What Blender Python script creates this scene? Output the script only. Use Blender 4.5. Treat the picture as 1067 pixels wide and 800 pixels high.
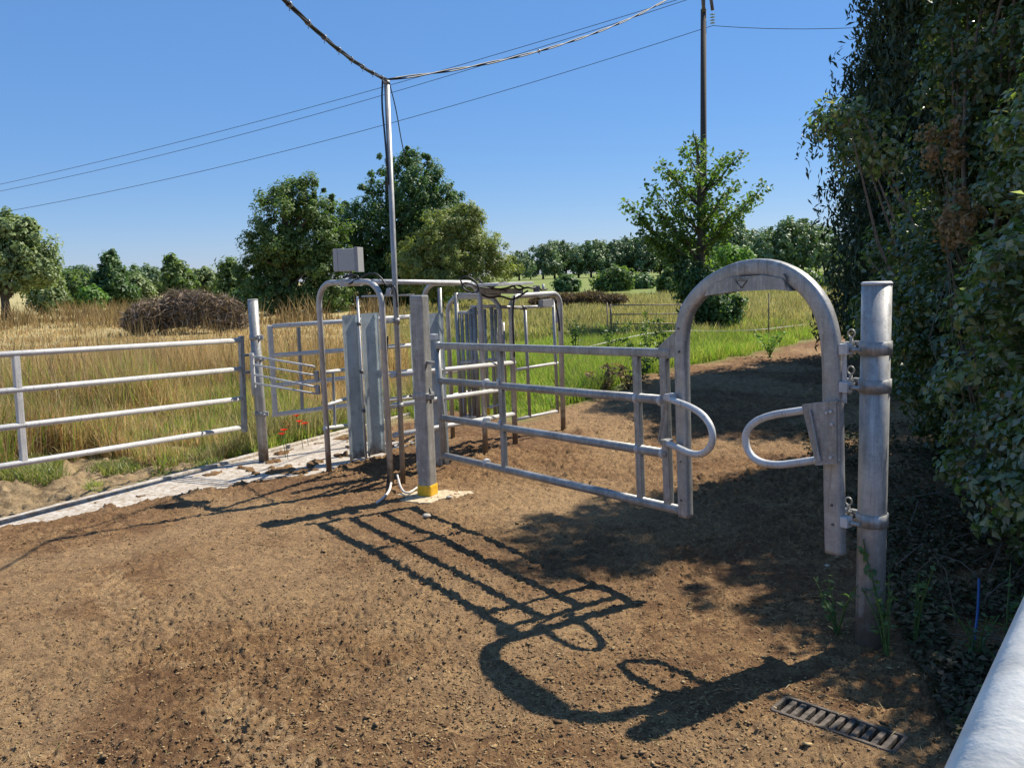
import bpy, bmesh, math, random
import numpy as np
from mathutils import Vector, Matrix
from math import radians, sin, cos, pi, tan

for o in list(bpy.data.objects): bpy.data.objects.remove(o)
S = bpy.context.scene
COL = S.collection
rnd = random.Random(7)
RS = np.random.RandomState(11)

# ------------------------------------------------------------------ camera
FPX, EYE, PITCH, ROLL = 896.0, 1.6, radians(7.2), radians(1.87)
fwd = Vector((0, cos(PITCH), -sin(PITCH)))
u0 = Vector((0, sin(PITCH), cos(PITCH))); r0 = Vector((1, 0, 0))
cr = r0 * cos(ROLL) - u0 * sin(ROLL)
cu = u0 * cos(ROLL) + r0 * sin(ROLL)
CAMP = Vector((0, 0, EYE))
cam = bpy.data.objects.new('camera', bpy.data.cameras.new('camera'))
COL.objects.link(cam)
M3 = Matrix((cr, cu, -fwd)).transposed()
cam.matrix_world = Matrix.Translation(CAMP) @ M3.to_4x4()
cam.data.sensor_fit = 'HORIZONTAL'; cam.data.sensor_width = 36
cam.data.lens = 36 * FPX / 1067
cam.data.clip_start = .05; cam.data.clip_end = 9000
S.camera = cam

# ------------------------------------------------------------------ light
SUN_AZ, SUN_EL = radians(31.35), radians(50.7)       # from +X towards +Y
W = bpy.data.worlds.new('World'); S.world = W; W.use_nodes = True
nt = W.node_tree; nt.nodes.clear()
sky = nt.nodes.new('ShaderNodeTexSky'); sky.sky_type = 'NISHITA'; sky.sun_disc = False
sky.sun_elevation = SUN_EL; sky.sun_rotation = pi / 2 - SUN_AZ
sky.altitude = 0; sky.air_density = 1.0; sky.dust_density = 0.0; sky.ozone_density = 4.5
bg = nt.nodes.new('ShaderNodeBackground'); bg.inputs[1].default_value = 0.070
wo = nt.nodes.new('ShaderNodeOutputWorld')
hs = nt.nodes.new('ShaderNodeHueSaturation'); hs.inputs['Saturation'].default_value = 1.28
tn = nt.nodes.new('ShaderNodeMix'); tn.data_type = 'RGBA'; tn.blend_type = 'MULTIPLY'; tn.inputs[0].default_value = 1; tn.inputs[7].default_value = (1.02, .955, 1.08, 1)
nt.links.new(sky.outputs[0], hs.inputs['Color']); nt.links.new(hs.outputs[0], tn.inputs[6])
fl = nt.nodes.new('ShaderNodeMix'); fl.data_type = 'RGBA'; fl.inputs[0].default_value = .5; fl.inputs[7].default_value = (1.75, 3.55, 6.9, 1)
nt.links.new(tn.outputs[2], fl.inputs[6]); nt.links.new(fl.outputs[2], bg.inputs[0]); nt.links.new(bg.outputs[0], wo.inputs[0])
sun = bpy.data.objects.new('sun', bpy.data.lights.new('sun', 'SUN')); COL.objects.link(sun)
sun.data.energy = 4.6; sun.data.angle = radians(0.53); sun.data.color = (1, .925, .80)
sdir = Vector((cos(SUN_AZ) * cos(SUN_EL), sin(SUN_AZ) * cos(SUN_EL), sin(SUN_EL)))
sun.rotation_euler = sdir.to_track_quat('Z', 'Y').to_euler()
sun.location = (0, 0, 20)
S.view_settings.view_transform = 'Standard'; S.view_settings.look = 'None'
S.view_settings.gamma = 1; S.view_settings.exposure = 0.74
S.view_settings.use_curve_mapping = False
S.render.engine = 'CYCLES'
S.cycles.max_bounces = 6; S.cycles.transparent_max_bounces = 6
S.render.resolution_x = 1024; S.render.resolution_y = 767

# ------------------------------------------------------------------ survey helpers (photo measurement -> metres)
def ray(x, y): return fwd + cr * ((x - 533.5) / FPX) + cu * ((400 - y) / FPX)
def G(x, y, z=0.0):
    d = ray(x, y); return CAMP + d * ((z - EYE) / d.z)
def at(x, y, Y):
    d = ray(x, y); return CAMP + d * (Y / d.y)
def onp(x, y, A, B):                                   # meet the upright plane through A and B
    n = Vector((B[1] - A[1], -(B[0] - A[0]), 0)); d = ray(x, y)
    return CAMP + d * (n.dot(Vector(A) - CAMP) / n.dot(d))
def up(P, z): return Vector((P[0], P[1], z))

# ------------------------------------------------------------------ noise
def _h(ix, iy, s):
    n = (ix.astype(np.int64) * 374761393 + iy.astype(np.int64) * 668265263 + s * 1442695041) & 0xffffffff
    n = ((n ^ (n >> 13)) * 1274126177) & 0xffffffff
    return ((n ^ (n >> 16)) & 0xffff) / 65535.0
def vnoise(x, y, s=0):
    ix = np.floor(x); iy = np.floor(y); fx = x - ix; fy = y - iy
    fx = fx * fx * (3 - 2 * fx); fy = fy * fy * (3 - 2 * fy)
    a = _h(ix, iy, s); b = _h(ix + 1, iy, s); c = _h(ix, iy + 1, s); d = _h(ix + 1, iy + 1, s)
    return (a + (b - a) * fx) * (1 - fy) + (c + (d - c) * fx) * fy
def fbm(x, y, s=0, o=4):
    t = 0; a = .5
    for i in range(o):
        t = t + a * vnoise(x * 2 ** i + 13.7 * i, y * 2 ** i + 7.1 * i, s + i); a *= .5
    return t
def sst(a, b, x):
    t = np.clip((x - a) / (b - a), 0, 1); return t * t * (3 - 2 * t)

# ------------------------------------------------------------------ object helpers
def tag(o, label=None, cat=None, group=None, kind=None):
    if label: o['label'] = label
    if cat: o['category'] = cat
    if group: o['group'] = group
    if kind: o['kind'] = kind
    return o
def empty(name, loc, label, cat, group=None):
    o = bpy.data.objects.new(name, None); COL.objects.link(o); o.location = loc
    o.empty_display_size = .1
    return tag(o, label, cat, group)
def link(name, me, mat, parent=None, smooth=None):
    if mat is not None and not me.materials: me.materials.append(mat)
    o = bpy.data.objects.new(name, me); COL.objects.link(o)
    if parent is not None:
        o.parent = parent; o.matrix_parent_inverse = Matrix.Translation(-abs_loc(parent))
    return o
def abs_loc(p):
    if p.type == 'EMPTY': return Vector(p.location)
    return Vector((0, 0, 0)) if p.parent is None else Vector((0, 0, 0))
class MB:
    """collects shapes, links them as one mesh"""
    def __init__(s): s.bm = bmesh.new()
    def ring_tube(s, pts, r, n=14, cap=True, sec=None, nrm=None):
        pts = [Vector(p) for p in pts]; L = len(pts); rings = []
        prev = None
        for i, p in enumerate(pts):
            t = (pts[min(i + 1, L - 1)] - pts[max(i - 1, 0)]).normalized()
            if nrm is not None: b = Vector(nrm); b = (b - t * b.dot(t)).normalized()
            elif prev is None:
                b = Vector((0, 0, 1)) if abs(t.z) < .9 else Vector((0, 1, 0)); b = (b - t * b.dot(t)).normalized()
            else: b = (prev - t * prev.dot(t)).normalized()
            prev = b; c = t.cross(b)
            ri = r[i] if isinstance(r, (list, tuple)) else r
            ring = []
            for k in range(n):
                a = 2 * pi * k / n
                if sec:                                # superellipse section (c half width, b half width)
                    ca, sa = cos(a), sin(a)
                    q = lambda v: math.copysign(abs(v) ** .5, v)
                    ring.append(s.bm.verts.new(p + c * ((sec[0] + (sec[2] - sec[0]) * i / (L - 1)) * q(ca)) + b * (sec[1] * q(sa))))
                else: ring.append(s.bm.verts.new(p + c * (ri * cos(a)) + b * (ri * sin(a))))
            rings.append(ring)
        for i in range(L - 1):
            for k in range(n):
                f = s.bm.faces.new((rings[i][k], rings[i][(k + 1) % n], rings[i + 1][(k + 1) % n], rings[i + 1][k])); f.smooth = True
        if cap:
            s.bm.faces.new(rings[0][::-1]); s.bm.faces.new(rings[-1])
        return s
    def box(s, c, X, Y, Z, bev=0.0):                   # centre and three half-axis vectors
        c, X, Y, Z = map(Vector, (c, X, Y, Z))
        v = [s.bm.verts.new(c + X * a + Y * b + Z * d) for a in (-1, 1) for b in (-1, 1) for d in (-1, 1)]
        fs = []
        for q in ((0, 1, 3, 2), (4, 6, 7, 5), (0, 4, 5, 1), (2, 3, 7, 6), (0, 2, 6, 4), (1, 5, 7, 3)):
            fs.append(s.bm.faces.new([v[i] for i in q]))
        if bev:
            es = list({e for f in fs for e in f.edges})
            bmesh.ops.bevel(s.bm, geom=es, offset=bev, segments=2, affect='EDGES', profile=.6)
        return s
    def bar(s, a, b, w, h, bev=0.0, side=None):        # square bar from a to b
        a, b = Vector(a), Vector(b); t = (b - a); L = t.length; t.normalize()
        u = Vector(side) if side is not None else (Vector((0, 0, 1)) if abs(t.z) < .9 else Vector((0, 1, 0)))
        u = (u - t * u.dot(t)).normalized(); c = t.cross(u)
        return s.box((a + b) / 2, t * (L / 2), c * (w / 2), u * (h / 2), bev)
    def prism(s, pts, thick, n):                       # flat outline with thickness along n
        n = Vector(n).normalized() * (thick / 2); pts = [Vector(p) for p in pts]
        A = [s.bm.verts.new(p + n) for p in pts]; B = [s.bm.verts.new(p - n) for p in pts]
        s.bm.faces.new(A); s.bm.faces.new(B[::-1])
        for i in range(len(pts)):
            j = (i + 1) % len(pts); s.bm.faces.new((A[i], B[i], B[j], A[j]))
        return s
    def build(s, name, mat, parent=None):
        bmesh.ops.recalc_face_normals(s.bm, faces=s.bm.faces)
        me = bpy.data.meshes.new(name); s.bm.to_mesh(me); s.bm.free()
        return link(name, me, mat, parent)
def fillet(pts, rad, seg=8):
    pts = [Vector(p) for p in pts]; out = [pts[0]]
    for i in range(1, len(pts) - 1):
        a, b, c = pts[i - 1], pts[i], pts[i + 1]
        r = rad[i - 1] if isinstance(rad, (list, tuple)) else rad
        u = (a - b); v = (c - b); r1 = min(r, u.length * .499, v.length * .499)
        p, q = b + u.normalized() * r1, b + v.normalized() * r1
        for k in range(seg + 1):
            t = k / seg; out.append(p * (1 - t) ** 2 + b * (2 * t * (1 - t)) + q * t * t)
    out.append(pts[-1]); return out
def arcfillet(pts, rad, seg=10):                        # true circular fillets
    pts = [Vector(p) for p in pts]; out = [pts[0]]
    for i in range(1, len(pts) - 1):
        a, b, c = pts[i - 1], pts[i], pts[i + 1]
        u = (a - b).normalized(); v = (c - b).normalized(); ang = u.angle(v)
        d = min(rad / tan(ang / 2), (a - b).length * .49, (c - b).length * .49)
        R = d * tan(ang / 2); bis = (u + v).normalized(); cen = b + bis * (R / sin(ang / 2))
        p, q = b + u * d - cen, b + v * d - cen; th = p.angle(q)
        for k in range(seg + 1):
            t = k / seg
            out.append(cen + (p * sin((1 - t) * th) + q * sin(t * th)) / sin(th))
    out.append(pts[-1]); return out
def npmesh(name, V, F):
    V = np.asarray(V, dtype=np.float32); F = np.asarray(F, dtype=np.int32)
    me = bpy.data.meshes.new(name); k = F.shape[1]
    me.vertices.add(len(V)); me.vertices.foreach_set('co', V.ravel())
    me.loops.add(F.size); me.loops.foreach_set('vertex_index', F.ravel())
    me.polygons.add(len(F)); me.polygons.foreach_set('loop_start', np.arange(0, F.size, k, dtype=np.int32))
    me.update(calc_edges=True); return me
def unit(a): return a / (np.linalg.norm(a, axis=1, keepdims=True) + 1e-9)
def leaf_mesh(name, P, N, A, L, Wd, fold=.25, droop=0.0):
    """P centres, N normals, A long axes, L lengths, Wd widths -> folded diamond leaves, one island each"""
    n = len(P); A = unit(A - N * (A * N).sum(1, keepdims=True)); Sd = np.cross(N, A)
    L = L.reshape(-1, 1); Wd = Wd.reshape(-1, 1)
    b = P - A * L * .5; t = P + A * L * .5 - N * (L * droop)
    l = P + Sd * Wd * .5 + N * Wd * fold - A * L * .08; r = P - Sd * Wd * .5 + N * Wd * fold - A * L * .08
    V = np.stack([b, r, t, l], 1).reshape(-1, 3)
    i = np.arange(n) * 4
    F = np.concatenate([np.stack([i, i + 1, i + 2], 1), np.stack([i, i + 2, i + 3], 1)])
    return npmesh(name, V, F)
def rdir(n): return unit(RS.normal(size=(n, 3)))

# ------------------------------------------------------------------ materials
MATS = {}
def newmat(name):
    m = bpy.data.materials.new(name); m.use_nodes = True; MATS[name] = m
    t = m.node_tree; return m, t, t.nodes['Principled BSDF'], t.nodes['Material Output']
def N_(t, k, **kw):
    n = t.nodes.new(k)
    for a, b in kw.items(): setattr(n, a, b)
    return n
def ramp(t, src, stops):
    r = N_(t, 'ShaderNodeValToRGB'); e = r.color_ramp.elements
    while len(e) > 1: e.remove(e[-1])
    e[0].position = stops[0][0]; e[0].color = (*stops[0][1], 1)
    for p, c in stops[1:]:
        x = e.new(p); x.color = (*c, 1)
    t.links.new(src, r.inputs[0]); return r.outputs[0]
def noise(t, vec, scale, detail=4, rough=.6, dist=0):
    n = N_(t, 'ShaderNodeTexNoise'); n.inputs['Scale'].default_value = scale
    n.inputs['Detail'].default_value = detail; n.inputs['Roughness'].default_value = rough
    n.inputs['Distortion'].default_value = dist
    if vec is not None: t.links.new(vec, n.inputs['Vector'])
    return n.outputs['Fac']
def mixc(t, f, a, b, mode='MIX'):
    m = N_(t, 'ShaderNodeMix', data_type='RGBA', blend_type=mode)
    for v, i in ((f, 0), (a, 6), (b, 7)):
        if isinstance(v, (int, float)): m.inputs[i].default_value = v
        elif isinstance(v, tuple): m.inputs[i].default_value = (*v, 1)
        else: t.links.new(v, m.inputs[i])
    return m.outputs[2]
def bump(t, bs, h, st, d):
    b = N_(t, 'ShaderNodeBump'); b.inputs['Strength'].default_value = st; b.inputs['Distance'].default_value = d
    t.links.new(h, b.inputs['Height']); t.links.new(b.outputs[0], bs.inputs['Normal'])
def geo(t): return N_(t, 'ShaderNodeNewGeometry')
def math_(t, op, a, b=None, clamp=False):
    m = N_(t, 'ShaderNodeMath', operation=op, use_clamp=clamp)
    for v, i in ((a, 0), (b, 1)):
        if v is None: continue
        if isinstance(v, (int, float)): m.inputs[i].default_value = v
        else: t.links.new(v, m.inputs[i])
    return m.outputs[0]
def galv(name, c0, c1, metal=.55, rough=.5, muck=0.0, spangle=1.0):
    m, t, b, o = newmat(name); g = geo(t); P = g.outputs['Position']
    big = noise(t, P, 6, 5, .65); base = ramp(t, big, [(.3, c0), (.7, c1)])
    v = N_(t, 'ShaderNodeTexVoronoi'); v.inputs['Scale'].default_value = 90; t.links.new(P, v.inputs['Vector'])
    sp = ramp(t, v.outputs['Distance'], [(.0, (.82,) * 3), (.6, (1.12,) * 3)])
    base = mixc(t, .55 * spangle, base, sp, 'MULTIPLY')
    # white oxide stains and fine dirt
    st = noise(t, P, 22, 6, .7); base = mixc(t, ramp(t, st, [(.52, (0,) * 3), (.72, (.75,) * 3)]), base, (.5, .5, .49))
    dk = noise(t, P, 14, 6, .75, .6); base = mixc(t, ramp(t, dk, [(.56, (0,) * 3), (.75, (.55,) * 3)]), base, (.13, .105, .08))
    mpn = N_(t, 'ShaderNodeMapping'); mpn.inputs['Scale'].default_value = (55, 55, 3.5); t.links.new(P, mpn.inputs[0])
    sn = noise(t, mpn.outputs[0], 1, 5, .7)
    base = mixc(t, ramp(t, sn, [(.54, (0,) * 3), (.68, (.5,) * 3)]), base, (.58, .57, .55))
    base = mixc(t, ramp(t, sn, [(.32, (.5,) * 3), (.44, (0,) * 3)]), base, (.12, .10, .08))
    if muck:
        sx = N_(t, 'ShaderNodeSeparateXYZ'); t.links.new(P, sx.inputs[0])
        hz = math_(t, 'SUBTRACT', muck, sx.outputs[2]); hz = math_(t, 'MULTIPLY', hz, 2.2)
        hz = math_(t, 'ADD', hz, math_(t, 'SUBTRACT', noise(t, P, 18, 6, .75), .62)); hz = math_(t, 'MULTIPLY', hz, 4, True)
        base = mixc(t, math_(t, 'MULTIPLY', hz, .85), base, (.13, .09, .055))
        mt = math_(t, 'MULTIPLY', math_(t, 'SUBTRACT', 1.0, hz), metal); t.links.new(mt, b.inputs['Metallic'])
    else: b.inputs['Metallic'].default_value = metal
    t.links.new(base, b.inputs['Base Color'])
    rr = ramp(t, noise(t, P, 30, 4), [(.3, (rough - .1,) * 3), (.7, (rough + .15,) * 3)]); t.links.new(rr, b.inputs['Roughness'])
    bump(t, b, noise(t, P, 160, 4, .7), .25, .002)
    return m
GALV = galv('galvanised_old', (.205, .205, .195), (.35, .345, .33), .3, .42)
GALVW = galv('galvanised_weathered_pale', (.40, .40, .40), (.60, .60, .59), .15, .5, 0)
GALVM = galv('galvanised_mucky', (.24, .238, .225), (.40, .395, .38), .3, .42, .25)
HOOPM = galv('galvanised_race', (.34, .335, .32), (.50, .49, .47), .2, .42, .28)
SHEET = galv('galvanised_sheet_blue', (.46, .51, .52), (.62, .67, .68), .15, .36, .18)
NEARG = None
GALV_SUNLIT = galv('galvanised_sunlit', (.42, .415, .40), (.56, .55, .53), .05, .5, 0)  # pale copy of the galvanising, sunlight on the rails put into its colour
DARKM = galv('dull_steel', (.07, .07, .075), (.13, .13, .13), .6, .5)
RUST = galv('rusty_steel', (.10, .07, .05), (.2, .15, .11), .3, .7)
def plain(name, c, rough=.6, metal=0, var=.15, sc=20, bmp=.0):
    m, t, b, o = newmat(name); g = geo(t); n = noise(t, g.outputs['Position'], sc, 5, .65)
    k0 = tuple(x * (1 - var) for x in c); k1 = tuple(min(1, x * (1 + var)) for x in c)
    t.links.new(ramp(t, n, [(.3, k0), (.7, k1)]), b.inputs['Base Color'])
    b.inputs['Roughness'].default_value = rough; b.inputs['Metallic'].default_value = metal
    if bmp: bump(t, b, n, bmp, .01)
    return m
NEARG = plain('galvanised_near_rail', (.74, .70, .61), .4, .0, .22, 14, .25)
CABLE = plain('black_cable', (.02, .02, .022), .5)
CABLEG = plain('cable_tie_wire', (.25, .25, .25), .4, .5)
YELLOW = plain('yellow_plastic', (.72, .42, .02), .45, 0, .2, 40)
PLAST = plain('grey_plastic_box', (.42, .42, .40), .5, 0, .06, 8)
PLASTD = plain('grey_plastic_lid', (.28, .28, .28), .5, 0, .06, 8)
HOSE = plain('blue_hose', (.02, .07, .22), .4)
POLEW = plain('creosoted_wood', (.055, .045, .038), .85, 0, .35, 30, .4)
IRON = plain('cast_iron', (.10, .08, .062), .9, .1, .6, 40, .5)
GLASSI = plain('glass_insulator', (.35, .5, .5), .15)
BARK = plain('bark', (.10, .08, .06), .9, 0, .35, 18, .6)
TWIG = plain('dry_twig', (.16, .12, .085), .9, 0, .4, 25, .3)
PADC = plain('footing_concrete', (.50, .40, .26), .95, 0, .35, 30, .8)
TAPE = plain('electric_fence_rope', (.6, .55, .5), .6)

def leafmat(name, cols, trans=.3, rough=.5, nsc=1.2, spec=.4, dark=.72, tt=(1.4, 1.6, .7)):
    m, t, b, o = newmat(name); g = geo(t)
    c = ramp(t, g.outputs['Random Per Island'], [(i / max(1, len(cols) - 1), k) for i, k in enumerate(cols)])
    n = noise(t, g.outputs['Position'], nsc, 3, .6)
    c = mixc(t, 1.0, c, ramp(t, n, [(.3, (dark,) * 3), (.7, (1.25, 1.25, 1.1))]), 'MULTIPLY')
    t.links.new(c, b.inputs['Base Color']); b.inputs['Roughness'].default_value = rough
    b.inputs['Specular IOR Level'].default_value = spec
    tr = N_(t, 'ShaderNodeBsdfTranslucent'); t.links.new(mixc(t, 1.0, c, tt, 'MULTIPLY'), tr.inputs[0])
    mx = N_(t, 'ShaderNodeMixShader'); mx.inputs[0].default_value = trans
    t.links.new(b.outputs[0], mx.inputs[1]); t.links.new(tr.outputs[0], mx.inputs[2]); t.links.new(mx.outputs[0], o.inputs[0])
    return m
def BRT(c, k=2.05): return [tuple(v * k for v in x) for x in c]
L_ASH = leafmat('leaf_ash', BRT([(.035, .062, .02), (.058, .09, .028), (.09, .12, .042), (.045, .072, .026)]), .4)
L_DARK = leafmat('leaf_dark', BRT([(.025, .055, .02), (.045, .08, .03), (.06, .095, .035)]), .35)
L_WILLOW = leafmat('leaf_willow', BRT([(.10, .12, .035), (.14, .15, .05), (.08, .11, .035), (.17, .16, .07)]), .35)
L_LIME = leafmat('leaf_lime', BRT([(.05, .11, .02), (.07, .13, .03), (.11, .17, .04)]), .35)
L_FAR_HAZE = leafmat('leaf_far_haze', BRT([(.05, .085, .045), (.07, .10, .05), (.085, .12, .06)]), .2, nsc=.15)  # lightened green, distance haze is put into the leaf colour
L_BANK = leafmat('bank_weed_leaf', [(.14, .20, .05), (.22, .26, .09), (.32, .30, .14), (.40, .32, .18)], .4)
L_SHOOT = leafmat('leaf_shoot', [(.16, .25, .07), (.25, .31, .11), (.36, .38, .20), (.18, .22, .10), (.50, .50, .38), (.30, .21, .12)], .4, .3, 4, .9, .8)
L_THORN = leafmat('leaf_thorn', [(.05, .09, .035), (.07, .12, .04), (.11, .16, .06), (.16, .19, .08)], .3, .35, 2.5, .7, .55)
L_YOUNG = leafmat('leaf_young', [(.08, .14, .035), (.11, .18, .045), (.17, .24, .07)], .4)
L_OLIVE = leafmat('leaf_olive', BRT([(.07, .10, .045), (.10, .13, .055), (.13, .15, .07)]), .25)
L_CON = leafmat('leaf_conifer', [(.035, .06, .032), (.05, .08, .042), (.08, .105, .055)], .12, .55)
L_BRAM = leafmat('leaf_bramble', [(.08, .14, .045), (.12, .19, .055), (.18, .25, .08), (.27, .30, .12), (.12, .16, .07), (.40, .42, .30), (.22, .17, .09)], .38, .27, 3.5, .9, .55)
L_BROWN = leafmat('leaf_withered', [(.30, .18, .11), (.38, .25, .14), (.2, .13, .08)], .3, .7)
L_BRUSH = leafmat('brush_twigs', [(.20, .145, .115), (.30, .22, .18), (.13, .10, .08)], .1, .8)
L_GRASS = leafmat('grass_green', [(.13, .22, .035), (.20, .30, .05), (.27, .34, .085), (.38, .36, .15), (.32, .27, .13)], .45, .6, .8, .3, .7)
L_DRY = leafmat('grass_dry', [(.54, .40, .20), (.68, .53, .31), (.42, .30, .15), (.30, .28, .11), (.74, .62, .42), (.40, .24, .13), (.28, .17, .10)], .5, .7, .7, .2, .75, (1.15, 1.02, .75))
L_MIX = leafmat('grass_mixed', [(.18, .21, .07), (.34, .32, .14), (.54, .46, .27), (.26, .26, .10), (.42, .33, .19)], .4, .7, .6, .2, .7, (1.15, 1.15, .7))
L_BRUSHG = leafmat('weeds_brown', [(.26, .18, .09), (.36, .25, .12), (.2, .17, .07)], .3, .8, tt=(1.1, 1., .8))
L_WEED = leafmat('weed_leaf', [(.05, .10, .025), (.08, .14, .04), (.12, .17, .05)], .3)
POPPY = leafmat('poppy_petal', [(.45, .02, .01), (.55, .045, .015)], .4, .6, 3, .2, .9)

# ------------------------------------------------------------------ ground
EDGE = [G(-120, 577), G(0, 545), G(100, 519), G(200, 493), G(265, 476), G(360, 450), G(420, 434)]
e0, e1 = EDGE[1], EDGE[5]
eD = Vector((e1.x - e0.x, e1.y - e0.y, 0)).normalized(); eN = Vector((-eD.y, eD.x, 0))     # eN points out, to the field
def edge_s(x, y): return (x - e0.x) * eN.x + (y - e0.y) * eN.y
def edge_t(x, y): return (x - e0.x) * eD.x + (y - e0.y) * eD.y
dA, dB = G(812, 733), G(938, 776); dD = (dB - dA).normalized(); dL = (dB - dA).length
# yard outline (muck) away from the apron
FAR = [G(360, 450), G(470, 430), G(540, 436), G(600, 425), G(650, 400), G(720, 381), G(800, 368), G(875, 346), G(960, 335)]
def seg_inside(x, y):
    """signed distance-like value: >0 on the field side of the far yard boundary"""
    best = np.full(x.shape, 1e9); sg = np.ones(x.shape)
    for a, b in zip(FAR[:-1], FAR[1:]):
        dx, dy = b.x - a.x, b.y - a.y; L2 = dx * dx + dy * dy
        t = np.clip(((x - a.x) * dx + (y - a.y) * dy) / L2, 0, 1)
        d = np.hypot(x - a.x - t * dx, y - a.y - t * dy)
        s = np.sign(-(x - a.x) * dy + (y - a.y) * dx)
        m = d < best; best = np.where(m, d, best); sg = np.where(m, s, sg)
    return best * sg
def hoof(x, y, c=.20, seed=5, rad=.05):
    ix, iy = np.floor(x / c), np.floor(y / c); out = np.zeros(x.shape)
    for a in (-1, 0, 1):
        for b in (-1, 0, 1):
            jx, jy = ix + a, iy + b; px = (jx + _h(jx, jy, seed)) * c; py = (jy + _h(jx, jy, seed + 1)) * c
            on = _h(jx, jy, seed + 2) > .5; rr = rad * (.7 + .6 * _h(jx, jy, seed + 3)); an = _h(jx, jy, seed + 4) * 6.28
            dx, dy = x - px, y - py; u_ = dx * np.cos(an) + dy * np.sin(an); v_ = -dx * np.sin(an) + dy * np.cos(an)
            d = np.hypot(u_, v_ * 1.25) / rr; w = -(1 - sst(.7, 1.0, d)) * (1 - .5 * (np.abs(v_) < .007)) + .45 * np.exp(-((d - 1.2) / .2) ** 2)
            out = out + w * on * (.5 + .7 * _h(jx, jy, seed + 6))
    return out
def masks(x, y):
    s = edge_s(x, y); f = seg_inside(x, y)
    wob = (fbm(x * 1.3, y * 1.3, 3) - .5)
    field = np.maximum(sst(-.02, .05, s), sst(-.25, .25, f + wob * 1.2) * (y > 7.5))
    return s, f, field
def ground_z(x, y, fine=True):
    s, f, fld = masks(x, y)
    r = np.hypot(x, y); t = edge_t(x, y)
    yard = 1 - fld
    z = (fbm(x * .7, y * .7, 5) - .5) * .05 * sst(1, 4, r)
    wd_ = .16 + .42 * np.clip(t, 0, 2.2); apron = sst(-.07, .05, s + wd_ + (fbm(x * 3, y * 3, 9) - .5) * .35 + (fbm(x * 14, y * 14, 10) - .5) * .12) * (s < 0.02) * (1 - sst(3.0, 3.5, t + (fbm(x * 3, y * 3, 12) - .5)))
    apron = apron * (1 - .9 * sst(.58, .64, fbm(x * 5, y * 5, 14)) * (s < -.1))
    z = np.maximum(z * (1 - apron) + .012 * (s < .2) * (s > -1.8) * (1 - fld), -.004 * (s > -1.8) * (s < .2) - 9 * ((s <= -1.8) | (s >= .2))) - apron * .06
    if fine:
        c = fbm(x * 9, y * 9, 21, 3); lump = np.clip(c - .5, 0, 1) * .065
        c2 = fbm(x * 34, y * 34, 31, 3); c3 = vnoise(x * 95, y * 95, 41)
        rough = .6 + .9 * sst(.42, .62, fbm(x * .8 + 4, y * .8, 77)) + .7 * sst(5.5, 7.5, y)
        fade = 1 - sst(14, 30, r)
        hf = hoof(x, y) * .011 * sst(.40, .62, fbm(x * .7, y * .7, 131)) * (1 - sst(9, 14, r))
        z = z + hf * yard * (1 - apron)
        # faint tyre marks, front left
        tx0, ty0 = -1.75, 3.9; tdx, tdy = .62, -.785
        for off in (0, .95):
            la = (x - tx0 + off * .9) * -tdy + (y - ty0) * tdx; al_ = (x - tx0) * tdx + (y - ty0) * tdy
            ch = np.sin((al_ + np.abs(la) * .8) * 75); z = z + (np.abs(la) < .10) * (.007 * ch - .006) * sst(.35, .5, fbm(x * 3, y * 3, 140)) * (al_ > -1) * (1 - apron) * (y < 5.2)
        z = z + (lump + (c2 - .5) * .028 + (c3 - .5) * .014) * rough * yard * (1 - apron) * fade
    # ditch side: bank of spoil, then rough grass
    bank = sst(0, .5, s) * (1 - sst(1.6, 3.2, s)) * (t < 9)
    z = z - bank * .10 * (fbm(x * 2, y * 2, 55) * 1.6)
    lap = (s > -1.56) & (s < .0) & (t > -2.4) & (t < 6.6); z = np.where(lap, np.maximum(z, np.where(apron > .35, -.5, .004)), z)
    if fine:
        soil = sst(.02, .2, s) * (1 - sst(1.8, 2.8, s)) * (1 - sst(1.8, 3.2, t))
        z = z + soil * ((fbm(x * 5, y * 5, 61, 3) - .42) * .16 + (fbm(x * 17, y * 17, 62, 3) - .42) * .10 + (fbm(x * 48, y * 48, 63, 2) - .4) * .03)
    ux, uy = dD.x, dD.y                                   # the drain lies in a shallow trough
    qx, qy = x - (dA.x + dB.x) / 2, y - (dA.y + dB.y) / 2; al = np.abs(qx * ux + qy * uy); ac = np.abs(-qx * uy + qy * ux)
    tr = (1 - sst(dL / 2 + .02, dL / 2 + .10, al)) * (1 - sst(.07, .14, ac)); z = z * (1 - tr) + .002 * tr
    inn = (al < dL / 2 - .004) & (ac < .054); z = np.where(inn, -.06, z)
    return z
def gz(x, y): return float(ground_z(np.array([float(x)]), np.array([float(y)]), False)[0])

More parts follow.
